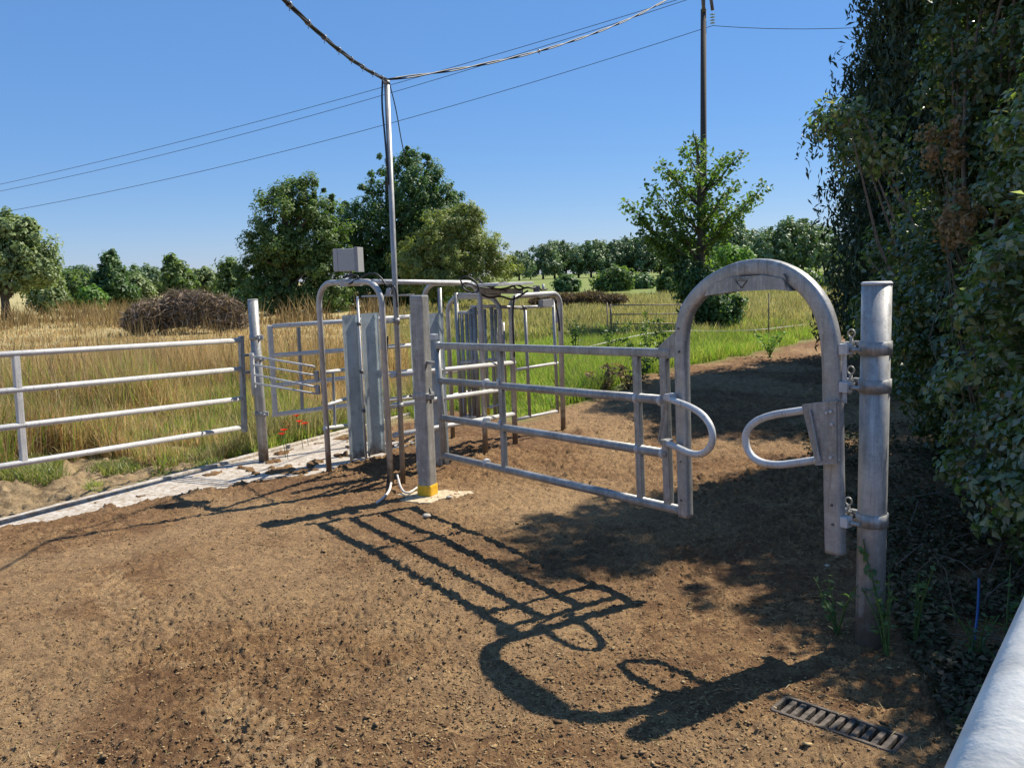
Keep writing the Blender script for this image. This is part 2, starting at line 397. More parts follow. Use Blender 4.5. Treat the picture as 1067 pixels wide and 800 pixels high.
def build_ground():
    th = np.concatenate([np.linspace(-180, -48, 34)[:-1], np.linspace(-48, 48, 900), np.linspace(48, 180, 34)[1:-1]])
    th = np.radians(th); nc = len(th)
    r = np.concatenate([[0.25], np.geomspace(.9, 16, 720), np.geomspace(16, 4000, 150)[1:]])
    R, T = np.meshgrid(r, th, indexing='ij'); X = R * np.sin(T); Y = R * np.cos(T)
    Z = ground_z(X, Y)
    V = np.stack([X, Y, Z], -1).reshape(-1, 3)
    i = np.arange(len(r) - 1)[:, None] * nc; j = np.arange(nc)[None, :]; k = (j + 1) % nc
    F = np.stack([i + j, i + nc + j, i + nc + k, i + k], -1).reshape(-1, 4)[:, ::-1]
    nv = len(V); V = np.vstack([V, [[0, 0, 0]]])
    me = npmesh('ground', V, F)
    bm2 = None
    s, f, fld = masks(X, Y); t = edge_t(X, Y); r_ = R
    soil = sst(.02, .15, s) * (1 - sst(1.6, 2.8, s + (fbm(X * 2, Y * 2, 8) - .5))) * (1 - sst(1.9, 3.2, t + (fbm(X * 1.5, Y * 1.5, 18) - .5) * 2))
    leftness = sst(-.05, -.16, X / np.maximum(Y, .5) + (fbm(X * .3, Y * .3, 88) - .5) * .06)
    dry = np.clip(leftness + .55 * sst(17, 30, r_) * (1 - sst(45, 60, r_)), 0, 1)
    dry = np.where(r_ > 60, leftness * .85, dry)
    pale = sst(.52, .66, fbm(X * .9 + 9, Y * .9, 71)) 
    pale = np.maximum(pale * .6, np.exp(-(((X - .3) / .9) ** 2 + ((Y - 5.9) / .8) ** 2)))
    pale = np.maximum(pale, np.exp(-(((X - 1.0) / .35) ** 2 + ((Y - 8.2 - (X - 1) * 1.8) / 1.2) ** 2)) * .9)
    wet = np.clip(sst(.42, .60, fbm(X * 1.1, Y * 1.1, 91)) * .8 + sst(5.2, 6.6, Y) * sst(.35, .55, fbm(X * 2.2, Y * 2.2, 92)) * .7, 0, 1) * (1 - pale * .6)
    for off in (0, .95):                                    # pale pressed tyre marks
        la = (X + 1.75 + off * .9) * .785 + (Y - 3.9) * .62; al_ = (X + 1.75) * .62 - (Y - 3.9) * .785
        mk_ = (np.abs(la) < .11) * (.35 + .65 * (np.sin((al_ + np.abs(la) * .8) * 75) > .1)) * sst(.36, .48, fbm(X * 3, Y * 3, 140)) * (al_ > -1) * (Y < 5.2) * (1 - fld)
        pale = np.maximum(pale, mk_); wet = wet * (1 - mk_)
    col = np.zeros((nv + 1, 4), np.float32)
    col[:-1, 0] = fld.ravel(); col[:-1, 1] = soil.ravel(); col[:-1, 2] = dry.ravel(); col[:, 3] = 1
    a = me.color_attributes.new('zone', 'FLOAT_COLOR', 'POINT'); a.data.foreach_set('color', col.ravel())
    col2 = np.zeros((nv + 1, 4), np.float32); col2[:-1, 0] = np.clip(pale, 0, 1).ravel(); col2[:-1, 1] = wet.ravel(); col2[:, 3] = 1
    a = me.color_attributes.new('tone', 'FLOAT_COLOR', 'POINT'); a.data.foreach_set('color', col2.ravel())
    me.polygons.foreach_set('use_smooth', np.ones(len(me.polygons), bool))
    return me
def ground_mat():
    m, t, b, o = newmat('ground'); g = geo(t); P = g.outputs['Position']
    za = N_(t, 'ShaderNodeVertexColor', layer_name='zone'); zs = N_(t, 'ShaderNodeSeparateColor'); t.links.new(za.outputs[0], zs.inputs[0])
    ta = N_(t, 'ShaderNodeVertexColor', layer_name='tone'); ts = N_(t, 'ShaderNodeSeparateColor'); t.links.new(ta.outputs[0], ts.inputs[0])
    big = noise(t, P, 1.6, 5, .6); mid = noise(t, P, 13, 6, .7, .3); fine = noise(t, P, 70, 5, .75, .4)
    dirt = ramp(t, mid, [(.28, (.15, .080, .034)), (.40, (.35, .20, .085)), (.58, (.50, .305, .138)), (.76, (.60, .40, .195))])
    dirt = mixc(t, math_(t, 'MULTIPLY', ts.outputs[1], .5), dirt, (.19, .10, .052))
    
    dirt = mixc(t, ramp(t, fine, [(.50, (0,) * 3), (.66, (.55,) * 3)]), dirt, (.44, .32, .20))
    dirt = mixc(t, ramp(t, fine, [(.30, (.9,) * 3), (.44, (0,) * 3)]), dirt, (.06, .038, .024))
    fk = noise(t, P, 46, 6, .8, .8); dirt = mixc(t, ramp(t, fk, [(.42, (.95,) * 3), (.475, (0,) * 3)]), dirt, (.065, .045, .026))
    fk2 = noise(t, P, 26, 6, .8, 1.2); dirt = mixc(t, ramp(t, fk2, [(.37, (.8,) * 3), (.45, (0,) * 3)]), dirt, (.10, .06, .036))
    fk3 = noise(t, P, 120, 4, .8, .5); dirt = mixc(t, ramp(t, fk3, [(.58, (0,) * 3), (.68, (.6,) * 3)]), dirt, (.55, .42, .26))
    pt = noise(t, P, 3.2, 6, .72, .5); dirt = mixc(t, ramp(t, pt, [(.40, (.55,) * 3), (.62, (.12,) * 3)]), dirt, (.17, .088, .042))
    pt2 = noise(t, P, 9, 6, .75, .8); dirt = mixc(t, ramp(t, pt2, [(.40, (.8,) * 3), (.53, (0,) * 3)]), dirt, (.14, .074, .038))
    vo = N_(t, 'ShaderNodeTexVoronoi'); vo.inputs['Scale'].default_value = 26; vo.inputs['Randomness'].default_value = 1; t.links.new(P, vo.inputs['Vector'])
    bl = math_(t, 'MULTIPLY', ramp(t, vo.outputs['Distance'], [(.10, (1,) * 3), (.26, (0,) * 3)]), ramp(t, noise(t, P, 5, 3), [(.5, (0,) * 3), (.6, (.8,) * 3)]))
    dirt = mixc(t, bl, dirt, (.075, .047, .034))
    dirt = mixc(t, math_(t, 'MULTIPLY', math_(t, 'MULTIPLY', ts.outputs[0], .5), ramp(t, fk, [(.38, (.3,) * 3), (.5, (1,) * 3)])), dirt, (.56, .39, .21))
    soil = ramp(t, noise(t, P, 7, 6, .7), [(.3, (.13, .09, .05)), (.47, (.33, .235, .13)), (.7, (.50, .37, .21))])
    green = ramp(t, noise(t, P, 2.2, 6, .7), [(.3, (.10, .14, .035)), (.5, (.18, .22, .06)), (.7, (.32, .31, .12))])
    dry = ramp(t, noise(t, P, .8, 7, .7), [(.3, (.22, .20, .08)), (.45, (.38, .31, .14)), (.62, (.50, .41, .22)), (.75, (.58, .50, .30))])
    fld = mixc(t, zs.outputs[2], green, dry)
    c = mixc(t, zs.outputs[0], dirt, fld); c = mixc(t, zs.outputs[1], c, soil)
    t.links.new(c, b.inputs['Base Color']); b.inputs['Roughness'].default_value = .95
    b.inputs['Specular IOR Level'].default_value = .15
    h = math_(t, 'ADD', math_(t, 'MULTIPLY', math_(t, 'ADD', fine, fk), .6), mid); bump(t, b, h, 1.0, .03)
    return m
GM = ground_mat()
tag(link('ground', build_ground(), GM), 'bare brown trampled yard running into grass fields', 'ground', kind='structure')

# concrete apron under the left gate: ribbed slab, the muck laps over it
apron = MB()
z0, z1 = -.12, -.004
n = 120; L = 8.6; t0 = -2.2
c = e0 + eD * (t0 + L / 2) + eN * (-.75); c.z = -.05
apron.box(c, eD * (L / 2), eN * .745, Vector((0, 0, .046)), .006)
c = e0 + eD * (t0 + L / 2) + eN * (.02); c.z = -.04
apron.box(c, eD * (L / 2), eN * .035, Vector((0, 0, .062)), .008)
m, t, b, o_ = newmat('apron_concrete'); g = geo(t); P = g.outputs['Position']
c = ramp(t, noise(t, P, 8, 6, .7), [(.3, (.30, .255, .20)), (.5, (.46, .42, .36)), (.7, (.57, .53, .47))])
c = mixc(t, ramp(t, noise(t, P, 22, 6, .75), [(.46, (0,) * 3), (.6, (.85,) * 3)]), c, (.27, .19, .115))
t.links.new(c, b.inputs['Base Color']); b.inputs['Roughness'].default_value = .9; wv_ = N_(t, 'ShaderNodeTexWave'); wv_.inputs['Scale'].default_value = 5.5; wv_.inputs['Distortion'].default_value = .8; wv_.inputs['Detail'].default_value = 3
mp = N_(t, 'ShaderNodeMapping'); mp.inputs['Rotation'].default_value = (0, 0, -math.atan2(eD.y, eD.x)); t.links.new(P, mp.inputs[0]); t.links.new(mp.outputs[0], wv_.inputs[0])
gm = ramp(t, wv_.outputs['Fac'], [(.0, (0,) * 3), (.3, (1,) * 3)])
bump(t, b, math_(t, 'ADD', math_(t, 'MULTIPLY', noise(t, P, 60, 5), 1.6), math_(t, 'MULTIPLY', gm, .5)), .5, .006)
tag(apron.build('concrete_apron', m), 'pale ribbed concrete strip along the left edge of the yard', 'pavement', kind='structure')

# ------------------------------------------------------------------ crumbs and straw on the yard
def yard_points(n, y0, y1, power=1.0):
    out = []
    while len(out) < n:
        m_ = n * 2; r = y0 * (y1 / y0) ** (RS.rand(m_) ** power); a = (RS.rand(m_) - .5) * 1.75
        x = r * np.sin(a); y = r * np.cos(a)
        s, f, fl = masks(x, y); ok = (fl < .3) & (s < -.1) & (x < 2.6 + .25 * y)
        out += list(zip(x[ok], y[ok]))
    return np.array(out[:n])
def clods(n):
    P = yard_points(n, 1.0, 13); z = ground_z(P[:, 0], P[:, 1])
    dens = fbm(P[:, 0] * 1.3 + 3 * P[:, 1] * .2, P[:, 1] * 1.3, 101) * .6 + fbm(P[:, 0] * 6, P[:, 1] * 6, 102) * .4; k = RS.rand(n) < np.clip((dens - .30) * 3.2, .22, 1); P = P[k]; z = z[k]; n = len(P)
    base = np.array([(1, 0, 0), (0, 1, 0), (-1, 0, 0), (0, -1, 0), (0, 0, .8), (0, 0, -.5), (.6, .6, .4), (-.6, .55, .35)])
    tri = np.array([(0, 6, 4), (6, 1, 4), (1, 7, 4), (7, 2, 4), (2, 3, 4), (3, 0, 4), (0, 3, 5), (3, 2, 5), (2, 1, 5), (1, 0, 5), (0, 1, 6), (1, 2, 7)])
    sz = .002 + .0048 * RS.rand(n) ** 2.5 + (RS.rand(n) < .008) * .007
    V = base[None] * (1 + .7 * (RS.rand(n, 8, 3) - .5)) * sz[:, None, None] * np.array([1.6, 1., .45])
    a = RS.rand(n) * 6.28; ca, sa = np.cos(a), np.sin(a)
    x = V[..., 0] * ca[:, None] - V[..., 1] * sa[:, None]; y = V[..., 0] * sa[:, None] + V[..., 1] * ca[:, None]
    V = np.stack([x + P[:, :1], y + P[:, 1:], V[..., 2] + z[:, None] + sz[:, None] * .3], -1)
    F = (tri[None] + (np.arange(n) * 8)[:, None, None]).reshape(-1, 3)
    return npmesh('dirt_crumbs', V.reshape(-1, 3), F)
CRUMB = leafmat('crumb', [(.10, .058, .032), (.18, .11, .06), (.32, .21, .115), (.13, .08, .045), (.42, .30, .17)], 0, .95, 4, .1, .8)
tag(link('dirt_crumbs', clods(200000), CRUMB), 'loose dark crumbs of dried muck scattered over the yard', 'dirt', kind='stuff')
def straws(n):
    P = yard_points(n, 1.0, 9); z = ground_z(P[:, 0], P[:, 1]); n = len(P)
    A = unit(np.stack([RS.normal(size=n), RS.normal(size=n), RS.normal(size=n) * .15], 1))
    C_ = np.stack([P[:, 0], P[:, 1], z + .006], 1)
    return leaf_mesh('straw', C_, unit(np.array([[0, 0, 1.]]) + .3 * RS.normal(size=(n, 3))), A, .02 + .06 * RS.rand(n) ** 2, .0018 + .002 * RS.rand(n))
tag(link('straw', straws(9000), L_DRY), 'thin bits of dry straw lying on the brown yard', 'straw', kind='stuff')

# ================================================================== steelwork
Zv = Vector((0, 0, 1))
def steel_tube(pts, r, name, mat, parent, n=14): return MB().ring_tube(pts, r, n).build(name, mat, parent)
def clamp_ring(parent, c, r, h, mat, lug_dir, lug_len, name='clamp', pin=True):
    """two-part band clamp with a lug, bolts and a pin"""
    b = MB(); N = 20
    pts = [c - Zv * h / 2, c + Zv * h / 2]
    b.ring_tube(pts, r + .007, 20)
    d = Vector(lug_dir).normalized(); q = d.cross(Zv)
    b.box(c + d * (r + .02), d * .02, q * .012, Zv * (h / 2 * .9), .003)
    o = b.build(name, mat, parent)
    l = MB(); l.box(c + d * (r + .02 + lug_len / 2) - Zv * .012, d * (lug_len / 2 + .02), q * .022, Zv * .005, .002)
    l.box(c + d * (r + .02 + lug_len / 2) + Zv * .014, d * (lug_len / 2 - .005), q * .02, Zv * .005, .002)
    l.build('hinge_lug', mat, o)
    bt = MB()
    for s in (-1, 1): bt.ring_tube([c + d * (r + .022) + q * s * .012, c + d * (r + .022) + q * s * .03], .009, 6)
    bt.build('bolt', mat, o)
    if pin:
        pc = c + d * (r + lug_len * .7)
        p = MB(); p.ring_tube([pc - Zv * .045, pc + Zv * .04], .008, 8)
        ring = [pc + Zv * .055 + d * (.016 * cos(a)) + Zv * (.016 * sin(a)) for a in np.linspace(0, 2 * pi, 13)]
        p.ring_tube(ring, .0035, 6, False); p.build('hinge_pin', mat, o)
    return o

# --- right post
RP = G(906, 670); RPH = 1.515; RPR = .0575
rp = empty('steel_post', RP, 'thick round galvanised post with flat cap beside the leafy hedge, carrying the arch', 'post')
steel_tube([up(RP, -.3), up(RP, RPH)], RPR, 'post_tube', GALVM, rp, 28)
b = MB(); b.ring_tube([up(RP, RPH), up(RP, RPH + .006), up(RP, RPH + .012)], [RPR + .002, RPR + .003, RPR - .004], 28); b.build('post_cap', GALVW, rp)

# --- middle post (square, yellow foot)
YP = G(446, 516); YPH = 1.478
yp = empty('steel_post', YP, 'square galvanised gate post with a yellow band round its foot', 'post')
ya = Vector((cos(radians(-24)), sin(radians(-24)), 0)); yb = Vector((-ya.y, ya.x, 0)); hw = .052
MB().box(up(YP, YPH / 2 - .1), ya * hw, yb * hw, Zv * (YPH / 2 + .1), .012).build('post_tube', GALV, yp)
MB().box(up(YP, .045), ya * (hw + .006), yb * (hw + .006), Zv * .045, .014).build('yellow_band', YELLOW, yp)
b = MB(); pts = []
for k in range(70):
    a = 2 * pi * k / 70; rr = .20 + .05 * sin(3 * a + 1) + .03 * sin(7 * a) + .035 * rnd.random()
    pts.append(up(YP, 0) + Vector((cos(a) * rr * 1.15 + .03, sin(a) * rr * .8 - .02, -.012)))
b.prism(pts, .04, Zv); b.build('footing', PADC, yp)

# --- left post
LP = G(275, 480); LPH = 1.455
lp = empty('steel_post', LP, 'round galvanised post on the concrete strip between the two long gates', 'post')
steel_tube([up(LP, -.2), up(LP, LPH)], .045, 'post_tube', GALVM, lp, 22)
MB().ring_tube([up(LP, LPH), up(LP, LPH + .008)], [.047, .043], 22).build('post_cap', GALVW, lp)

# --- arch gate (gate + walk-through hoop), one rigid plane
GA = up(YP, 0) + Vector((.055, -.05, 0)); GB = up(RP, 0) + Vector((-.16, .03, 0))
gd = (GB - GA).normalized(); gn = Vector((gd.y, -gd.x, 0))          # gn towards the camera
if gn.dot(-GA) < 0: gn = -gn
g_ = lambda x, y: onp(x, y, GA, GB)
gate = empty('walk_through_gate', up((GA + GB) / 2, 0), 'galvanised yard gate ending in a tall hoop with two bow handles', 'gate')
lx = 457
R0 = .024
def railq(p, q, r=R0, mat=GALV, name='rail', box=False):
    if box: return MB().bar(p, q, .04, .045, .01).build(name, mat, gate)
    return steel_tube([p, q], r, name, mat, gate, 16)
railq(g_(454, 360), g_(700, 368), box=True)
railq(g_(458, 396.5), g_(695, 417)); railq(g_(460, 435), g_(697, 473)); railq(g_(461, 474), g_(712, 532))
MB().ring_tube([g_(455, 356), g_(463, 478)], R0, 16).build('upright', GALV, gate)
MB().bar(g_(521, 361), g_(526, 489), .03, .04, .006, gd).build('upright', GALV, gate)
MB().bar(g_(663, 367), g_(668, 519), .03, .04, .006, gd).build('upright', GALV, gate)
MB().bar(g_(692, 368), g_(697, 527), .034, .045, .006, gd).build('upright', GALV, gate)
for (x, y) in ((507, 399.3), (507, 438.8), (507, 482.2), (521.5, 398), (523, 441), (663.5, 414.5), (665, 467), (689, 417), (691, 472)):
    p = g_(x, y); MB().ring_tube([p - gd * .012, p - gd * .006, p + gd * .006, p + gd * .012], [R0 + .001, R0 + .006, R0 + .006, R0 + .001], 14).build('weld_collar', GALVW, gate)
# hoop, centre line traced then filleted
A_ = g_(716, 534); B_ = g_(871.5, 575)
hoop = [g_(714.5, 538), g_(713, 480), g_(711.5, 420), g_(710.5, 360), g_(712, 337), g_(718, 320), g_(728, 307), g_(741, 295), g_(756, 286.5), g_(772, 280.5), g_(788, 278), g_(804, 279),
        g_(820, 284), g_(835, 293), g_(848, 306), g_(858, 323), g_(864, 343), g_(867, 366), g_(868, 400), g_(868.5, 450), g_(869.5, 520), g_(870.5, 576)]
def smooth(pts, it=2):
    for _ in range(it):
        q = [pts[0]]
        for a, b in zip(pts[:-1], pts[1:]): q += [a * .75 + b * .25, a * .25 + b * .75]
        q.append(pts[-1]); pts = q
    return pts
hoop = smooth(hoop)
b = MB(); b.ring_tube(hoop, .04, 24, True, nrm=gn)
hp = MB(); hp.ring_tube(hoop, .04, 26, True, sec=(.033, .028, .041), nrm=gn); b.bm.free()
hoopo = hp.build('hoop', GALVM, gate)
# bolt holes: short dark studs set in the legs
for (x, y) in ((711, 342), (712, 366), (713, 480), (714, 520), (871, 525), (872, 545)):
    p = g_(x, y); MB().ring_tube([p + gn * .026, p + gn * .033], .006, 8).build('bolt_hole', DARKM, hoopo)
# flat head plate inside the hoop with its triangle mark
pl = MB(); pl.prism([g_(739, 308), g_(744, 298), g_(765, 289), g_(800, 286.5), g_(820, 290), g_(829, 303), g_(812, 301.5), g_(770, 303.5)], .069, gn)
plo = pl.build('head_plate', GALV, gate)
c3 = [g_(772, 292.5), g_(784, 291.8), g_(778, 300)]
em = MB()
for p, q in ((0, 1), (1, 2), (2, 0)): em.bar(c3[p] + gn * .0365, c3[q] + gn * .0365, .003, .004)
em.bar(g_(770.5, 290.2) + gn * .0365, g_(785.5, 289.6) + gn * .0365, .003, .003)
em.build('triangle_mark', DARKM, plo)
w_ = MB(); w_.ring_tube(smooth([g_(822, 285) + gn * .036, g_(826, 290) + gn * .036, g_(823, 296) + gn * .036, g_(827, 303) + gn * .03], 1), .004, 6); w_.build('weld_seam', DARKM, plo)
# gusset between top rail and hoop
MB().prism([g_(688, 361), g_(704, 346), g_(706, 372), g_(690, 374)], .03, gn).build('gusset', GALV, gate)
# left bow handle with its pivot bar
def bow(pts, rad, name='bow_handle', r=.0165):
    return MB().ring_tube(arcfillet(pts, rad, 12), r, 14).build(name, GALVW, gate)
o1 = .07
def bowt(px, off, r=.0165):
    pts = smooth([g_(x, y) + gn * (off[0] + (off[1] - off[0]) * w) for x, y, w in px], 3)
    return MB().ring_tube(pts, r, 14).build('bow_handle', GALVW, gate)
hl = bowt([(701, 413, 0), (716, 417, .25), (735, 422, .55), (751, 430, .8), (762, 443, 1), (762, 459, 1), (752, 469, .9), (737, 470, .7), (720, 465, .35), (700, 459, 0)], (.05, .13))
MB().bar(g_(702, 411) + gn * .05, g_(694, 459) + gn * .05, .014, .02, .003).build('pivot_bar', GALV, hl)
MB().box(g_(706, 412) + gn * .045, gd * .018, gn * .03, Zv * .014, .003).build('handle_bracket', GALVW, hl)
MB().box(g_(701, 459) + gn * .045, gd * .018, gn * .03, Zv * .014, .003).build('handle_bracket', GALV, hl)
hr = bowt([(858, 424, 0), (838, 427, .3), (815, 430, .7), (799, 437, .9), (791, 449, 1), (793, 465, 1), (803, 477, 1), (820, 482, .7), (840, 480, .3), (862, 477, 0)], (.03, .10))
q = MB()                                                            # folded wedge bracket on the right leg
q.prism([g_(849, 421) + gn * .085, g_(879, 418) + gn * .05, g_(880, 480) + gn * .05, g_(862, 481) + gn * .07], .008, gn)
q.prism([g_(849, 421) + gn * .085, g_(855, 421) + gn * .03, g_(866, 481) + gn * .03, g_(862, 481) + gn * .075], .006, gd)
q.prism([g_(849, 420) + gn * .088, g_(880, 417) + gn * .055, g_(880, 417) + gn * .02, g_(853, 420) + gn * .02], .008, Zv)
q.prism([g_(861, 481) + gn * .078, g_(880, 480) + gn * .055, g_(880, 480) + gn * .02, g_(862, 481) + gn * .02], .008, Zv)
q.bar(g_(857, 425) + gn * .09, g_(866, 478) + gn * .082, .008, .012)
q.build('wedge_bracket', GALV, hr)
for (x, y) in ((871, 428), (875, 427), (876, 440), (875, 474)):
    p = g_(x, y) + gn * .058; MB().ring_tube([p, p + gn * .01], .007, 6).build('bolt', GALVW, hr)
# clamps on right post reach back to the arch
for y in (362, 401, 540):
    cz = onp(906, y, RP, RP + gd).z; c = up(RP, cz); 
    clamp_ring(rp, c, RPR, .055, GALV, -gd, .075)
    p = g_(877, y + 1)
    p.z = cz
    MB().box(p + gd * .018, gd * .02, gn * .02, Zv * .022, .004).build('hinge_plate', GALVW, gate)
    MB().ring_tube([p + gd * .03, p + gd * .085], .009, 10).build('hinge_eye', GALV, gate)
if True:
    p = g_(881, 382); MB().bar(g_(880, 366), g_(880, 420), .006, .02, .002, gd).build('hinge_strip', GALVW, gate)
# clamps on the yellow-foot post
for y in (412,):
    cz = onp(442, y, YP, YP + gd).z; c = up(YP, cz); b = MB(); b.box(c, ya * (hw + .008), yb * (hw + .008), Zv * .022, .006)
    b.box(c + gd * .085, gd * .04, gn * .02, Zv * .018, .004); o = b.build('clamp', GALV, yp)
    bt = MB(); bt.ring_tube([c - ya * .09 - yb * .05, c + ya * .09 - yb * .05], .008, 6); bt.ring_tube([c + gd * .1 - Zv * .05, c + gd * .1 + Zv * .06], .009, 8); bt.build('bolt', DARKM, o)
MB().box(g_(452, 351) , gd * .03, gn * .02, Zv * .02, .004).build('latch', GALVW, gate)
MB().box(g_(449, 378) , gd * .05, gn * .012, Zv * .012, .004).build('latch', GALV, gate)

# --- field gate on the left, hung from the left post
LG0 = up(LP, 0) + Vector((-.10, -.02, 0))
def lg(x, y, A, B): return onp(x, y, A, B)
# plane of the gate: right end near the post, left end nearer the camera
fA = LG0; fB = up(at(0, 400, 5.75), 0)
f_ = lambda x, y: onp(x, y, fA, fB)
fg = empty('field_gate', up(fA, 0), 'long four-rail galvanised gate at the left edge, hung on the round post', 'gate', 'long tube gates')
fd = (fA - fB).normalized()
for (yl, yr) in ((369.5, 354.5), (408, 384.5), (446, 415.5), (486, 445.5)):
    p, q = f_(0, yl), f_(250, yr); d = (p - q); p2 = q + d * 1.45
    steel_tube([p2, q], .0215, 'rail', GALV_SUNLIT, fg, 14)
MB().bar(f_(251, 350), f_(255, 450), .035, .045, .006, fd).build('upright', GALV, fg)
MB().bar(f_(16, 370), f_(25, 482), .034, .045, .006, fd).build('upright', GALVW, fg)
for y0_, y1_ in ((366, 412),):
    p, q = f_(262, y0_), f_(264, y1_)
    hb = MB().ring_tube([p, q], .016, 10).build('hinge_tube', GALVW, fg)
    for y in (370, 388):
        MB().box(f_(257, y), fd * .035, Vector((-fd.y, fd.x, 0)) * .012, Zv * .012, .003).build('hinge_arm', GALV, hb)
for (x, y) in ((269, 352), (270, 374), (275, 432)):
    cz = onp(x, y, LP, LP + gd).z
    b = MB(); b.ring_tube([up(LP, cz - .02), up(LP, cz + .02)], .052, 18); b.box(up(LP, cz) + Vector((.05, -.03, 0)), (.03, 0, 0), (0, .015, 0), (0, 0, .02), .003)
    o = b.build('clamp', GALV, lp)
    MB().ring_tube([up(LP, cz) + Vector((.05, -.07, 0)), up(LP, cz) + Vector((.05, .02, 0))], .008, 6).build('bolt', GALVW, o)

# --- back gate, behind the left post
bA = up(at(287, 380, 7.85), 0); bB = up(at(425, 380, 8.55), 0)
b_ = lambda x, y: onp(x, y, bA, bB); bd = (bB - bA).normalized()
bgt = empty('field_gate', bA, 'long four-rail galvanised gate seen behind the thin closing bars, above the poppies', 'gate', 'long tube gates')
for (yl, yr) in ((340, 330), (370.5, 360), (402, 387), (432.5, 414)):
    p, q = b_(284, yl), b_(425, yr); q = p + (q - p) * 1.12
    steel_tube([p, q], .021, 'rail', GALV_SUNLIT, bgt, 12)
MB().bar(b_(281, 339), b_(287, 433), .035, .045, .006, bd).build('upright', GALV_SUNLIT, bgt)
MB().bar(b_(311, 341), b_(315, 426), .022, .03, .004, bd).build('upright', GALV, bgt)

# --- thin closing bars between hinge and first hoop
C0 = f_(264, 390); C1 = onp(332, 400, LP, G(343, 492))
cl = empty('closing_bars', up(C0, 0), 'set of four thin galvanised bars sloping from the gate hinge to the first hoop', 'barrier')
cd = None
for (ya_, yb_) in ((371, 382), (380, 391), (390, 403), (399, 410)):
    p = at(264, ya_, 7.45); q = at(328, yb_, 7.12)
    steel_tube([p, q], .0085, 'bar', GALVW, cl, 8)
MB().box(at(264, 386, 7.45), (.01, 0, 0), (0, .02, 0), (0, 0, .15), .003).build('end_plate', GALVW, cl)
MB().box(at(330, 392, 7.11), (.018, 0, 0), (0, .022, 0), (0, 0, .045), .006).build('end_bracket', GALV, cl)
MB().box(at(331, 406, 7.11), (.018, 0, 0), (0, .022, 0), (0, 0, .04), .006).build('end_bracket', GALV, cl)

# ================================================================== sorting race
a1L, a1R = G(343, 492), G(407.6, 506)
a2R = G(506, 471); a3L = G(537, 462); a3R = G(587, 447.5)
wv = (a1L - a1R)                                                     # across the race
rd = (a3L - a1R).normalized()                                         # along the race
race = empty('sorting_race', a1R, 'galvanised livestock sorting race of hoops, rails and sheet doors', 'livestock race')
def hoopx(pl_, pr_, h, rad, r, mat=HOOPM, name='hoop', bot=-.05):
    pts = arcfillet([up(pl_, bot), up(pl_, h), up(pr_, h), up(pr_, bot)], rad, 10)
    return MB().ring_tube(pts, r, 16).build(name, mat, race)
hoopx(a1L, a1R, 1.585, .18, .024)
a2L = a2R + wv * .92
h2 = onp(470, 295, a2L, a2R).z
hoopx(a2L, a2R, h2, .17, .024)
mk = a1R + rd * ((a2R - a1R).length + .42)
b2R = up(at(524, 400, 0.1), 0)
b2R = a2R + (a3L - a2R) * .62; b2L = b2R + wv * .86
hoopx(b2L, b2R, onp(500, 309.5, b2L, b2R).z, .16, .022)
h3 = onp(560, 307, a3L, a3R).z
hoopx(a3L, a3R, h3, .13, .026)
# top tube from first to second hoop
t1 = up(a1R + wv * .12, 1.585); t2 = up(a2R + wv * .15, h2)
steel_tube([t1, t2], .02, 'top_rail', GALVW, race)
# near side rails
for y1, y2 in ((391, 377.5), (422.5, 404), (453.5, 431)):
    A2, B2 = a1R, a3L
    p = onp(408 + (y1 - 391) * .04, y1, A2, B2); q = onp(536, y2, A2, B2)
    steel_tube([p, q], .021, 'side_rail', GALV_SUNLIT, race, 14)
for y1, y2 in ((385, 378), (437, 428)):
    steel_tube([onp(538, y1, a3L, a3R), onp(581, y2, a3L, a3R)], .014, 'side_rail', GALV_SUNLIT, race, 12)
for x0_, ya_, x1_, yb_ in ((547, 320, 552, 434), (576.5, 312, 581, 430)):
    steel_tube([onp(x0_, ya_, a3L, a3R), onp(x1_, yb_, a3L, a3R)], .016, 'inner_bar', GALV, race, 12)
p, q = onp(521, 320, a3L, a3R), onp(560, 320.5, a3L, a3R)
steel_tube([onp(546, 320, a3L, a3R), onp(577, 319, a3L, a3R)], .014, 'inner_bar', GALVW, race, 12)
# pneumatic ram
k = steel_tube([onp(519, 320, a3L, a3R), onp(545, 320.5, a3L, a3R)], .016, 'ram', GALV, race, 12)
steel_tube([onp(543, 320.5, a3L, a3R), onp(548, 320.6, a3L, a3R)], .022, 'ram_head', DARKM, k, 12)
MB().box(onp(568.5, 315.5, a3L, a3R) + Vector((0, -.03, 0)), (a3R - a3L).normalized() * .085, Vector((.02, -.02, 0)), Zv * .035, .004).build('ram_box', PLASTD, race)
MB().box(onp(581, 330, a3L, a3R) + Vector((-.01, -.03, 0)), (.012, 0, 0), (0, .01, 0), (0, 0, .06), .003).build('lock_bolt', GALVW, race)
# back side of race: rails and bars
oL = wv * .92
for h in (.42, .66, .90):
    steel_tube([up(a2L, h), up(a2L + rd * .8, h)], .018, 'side_rail', GALV_SUNLIT, race, 12)
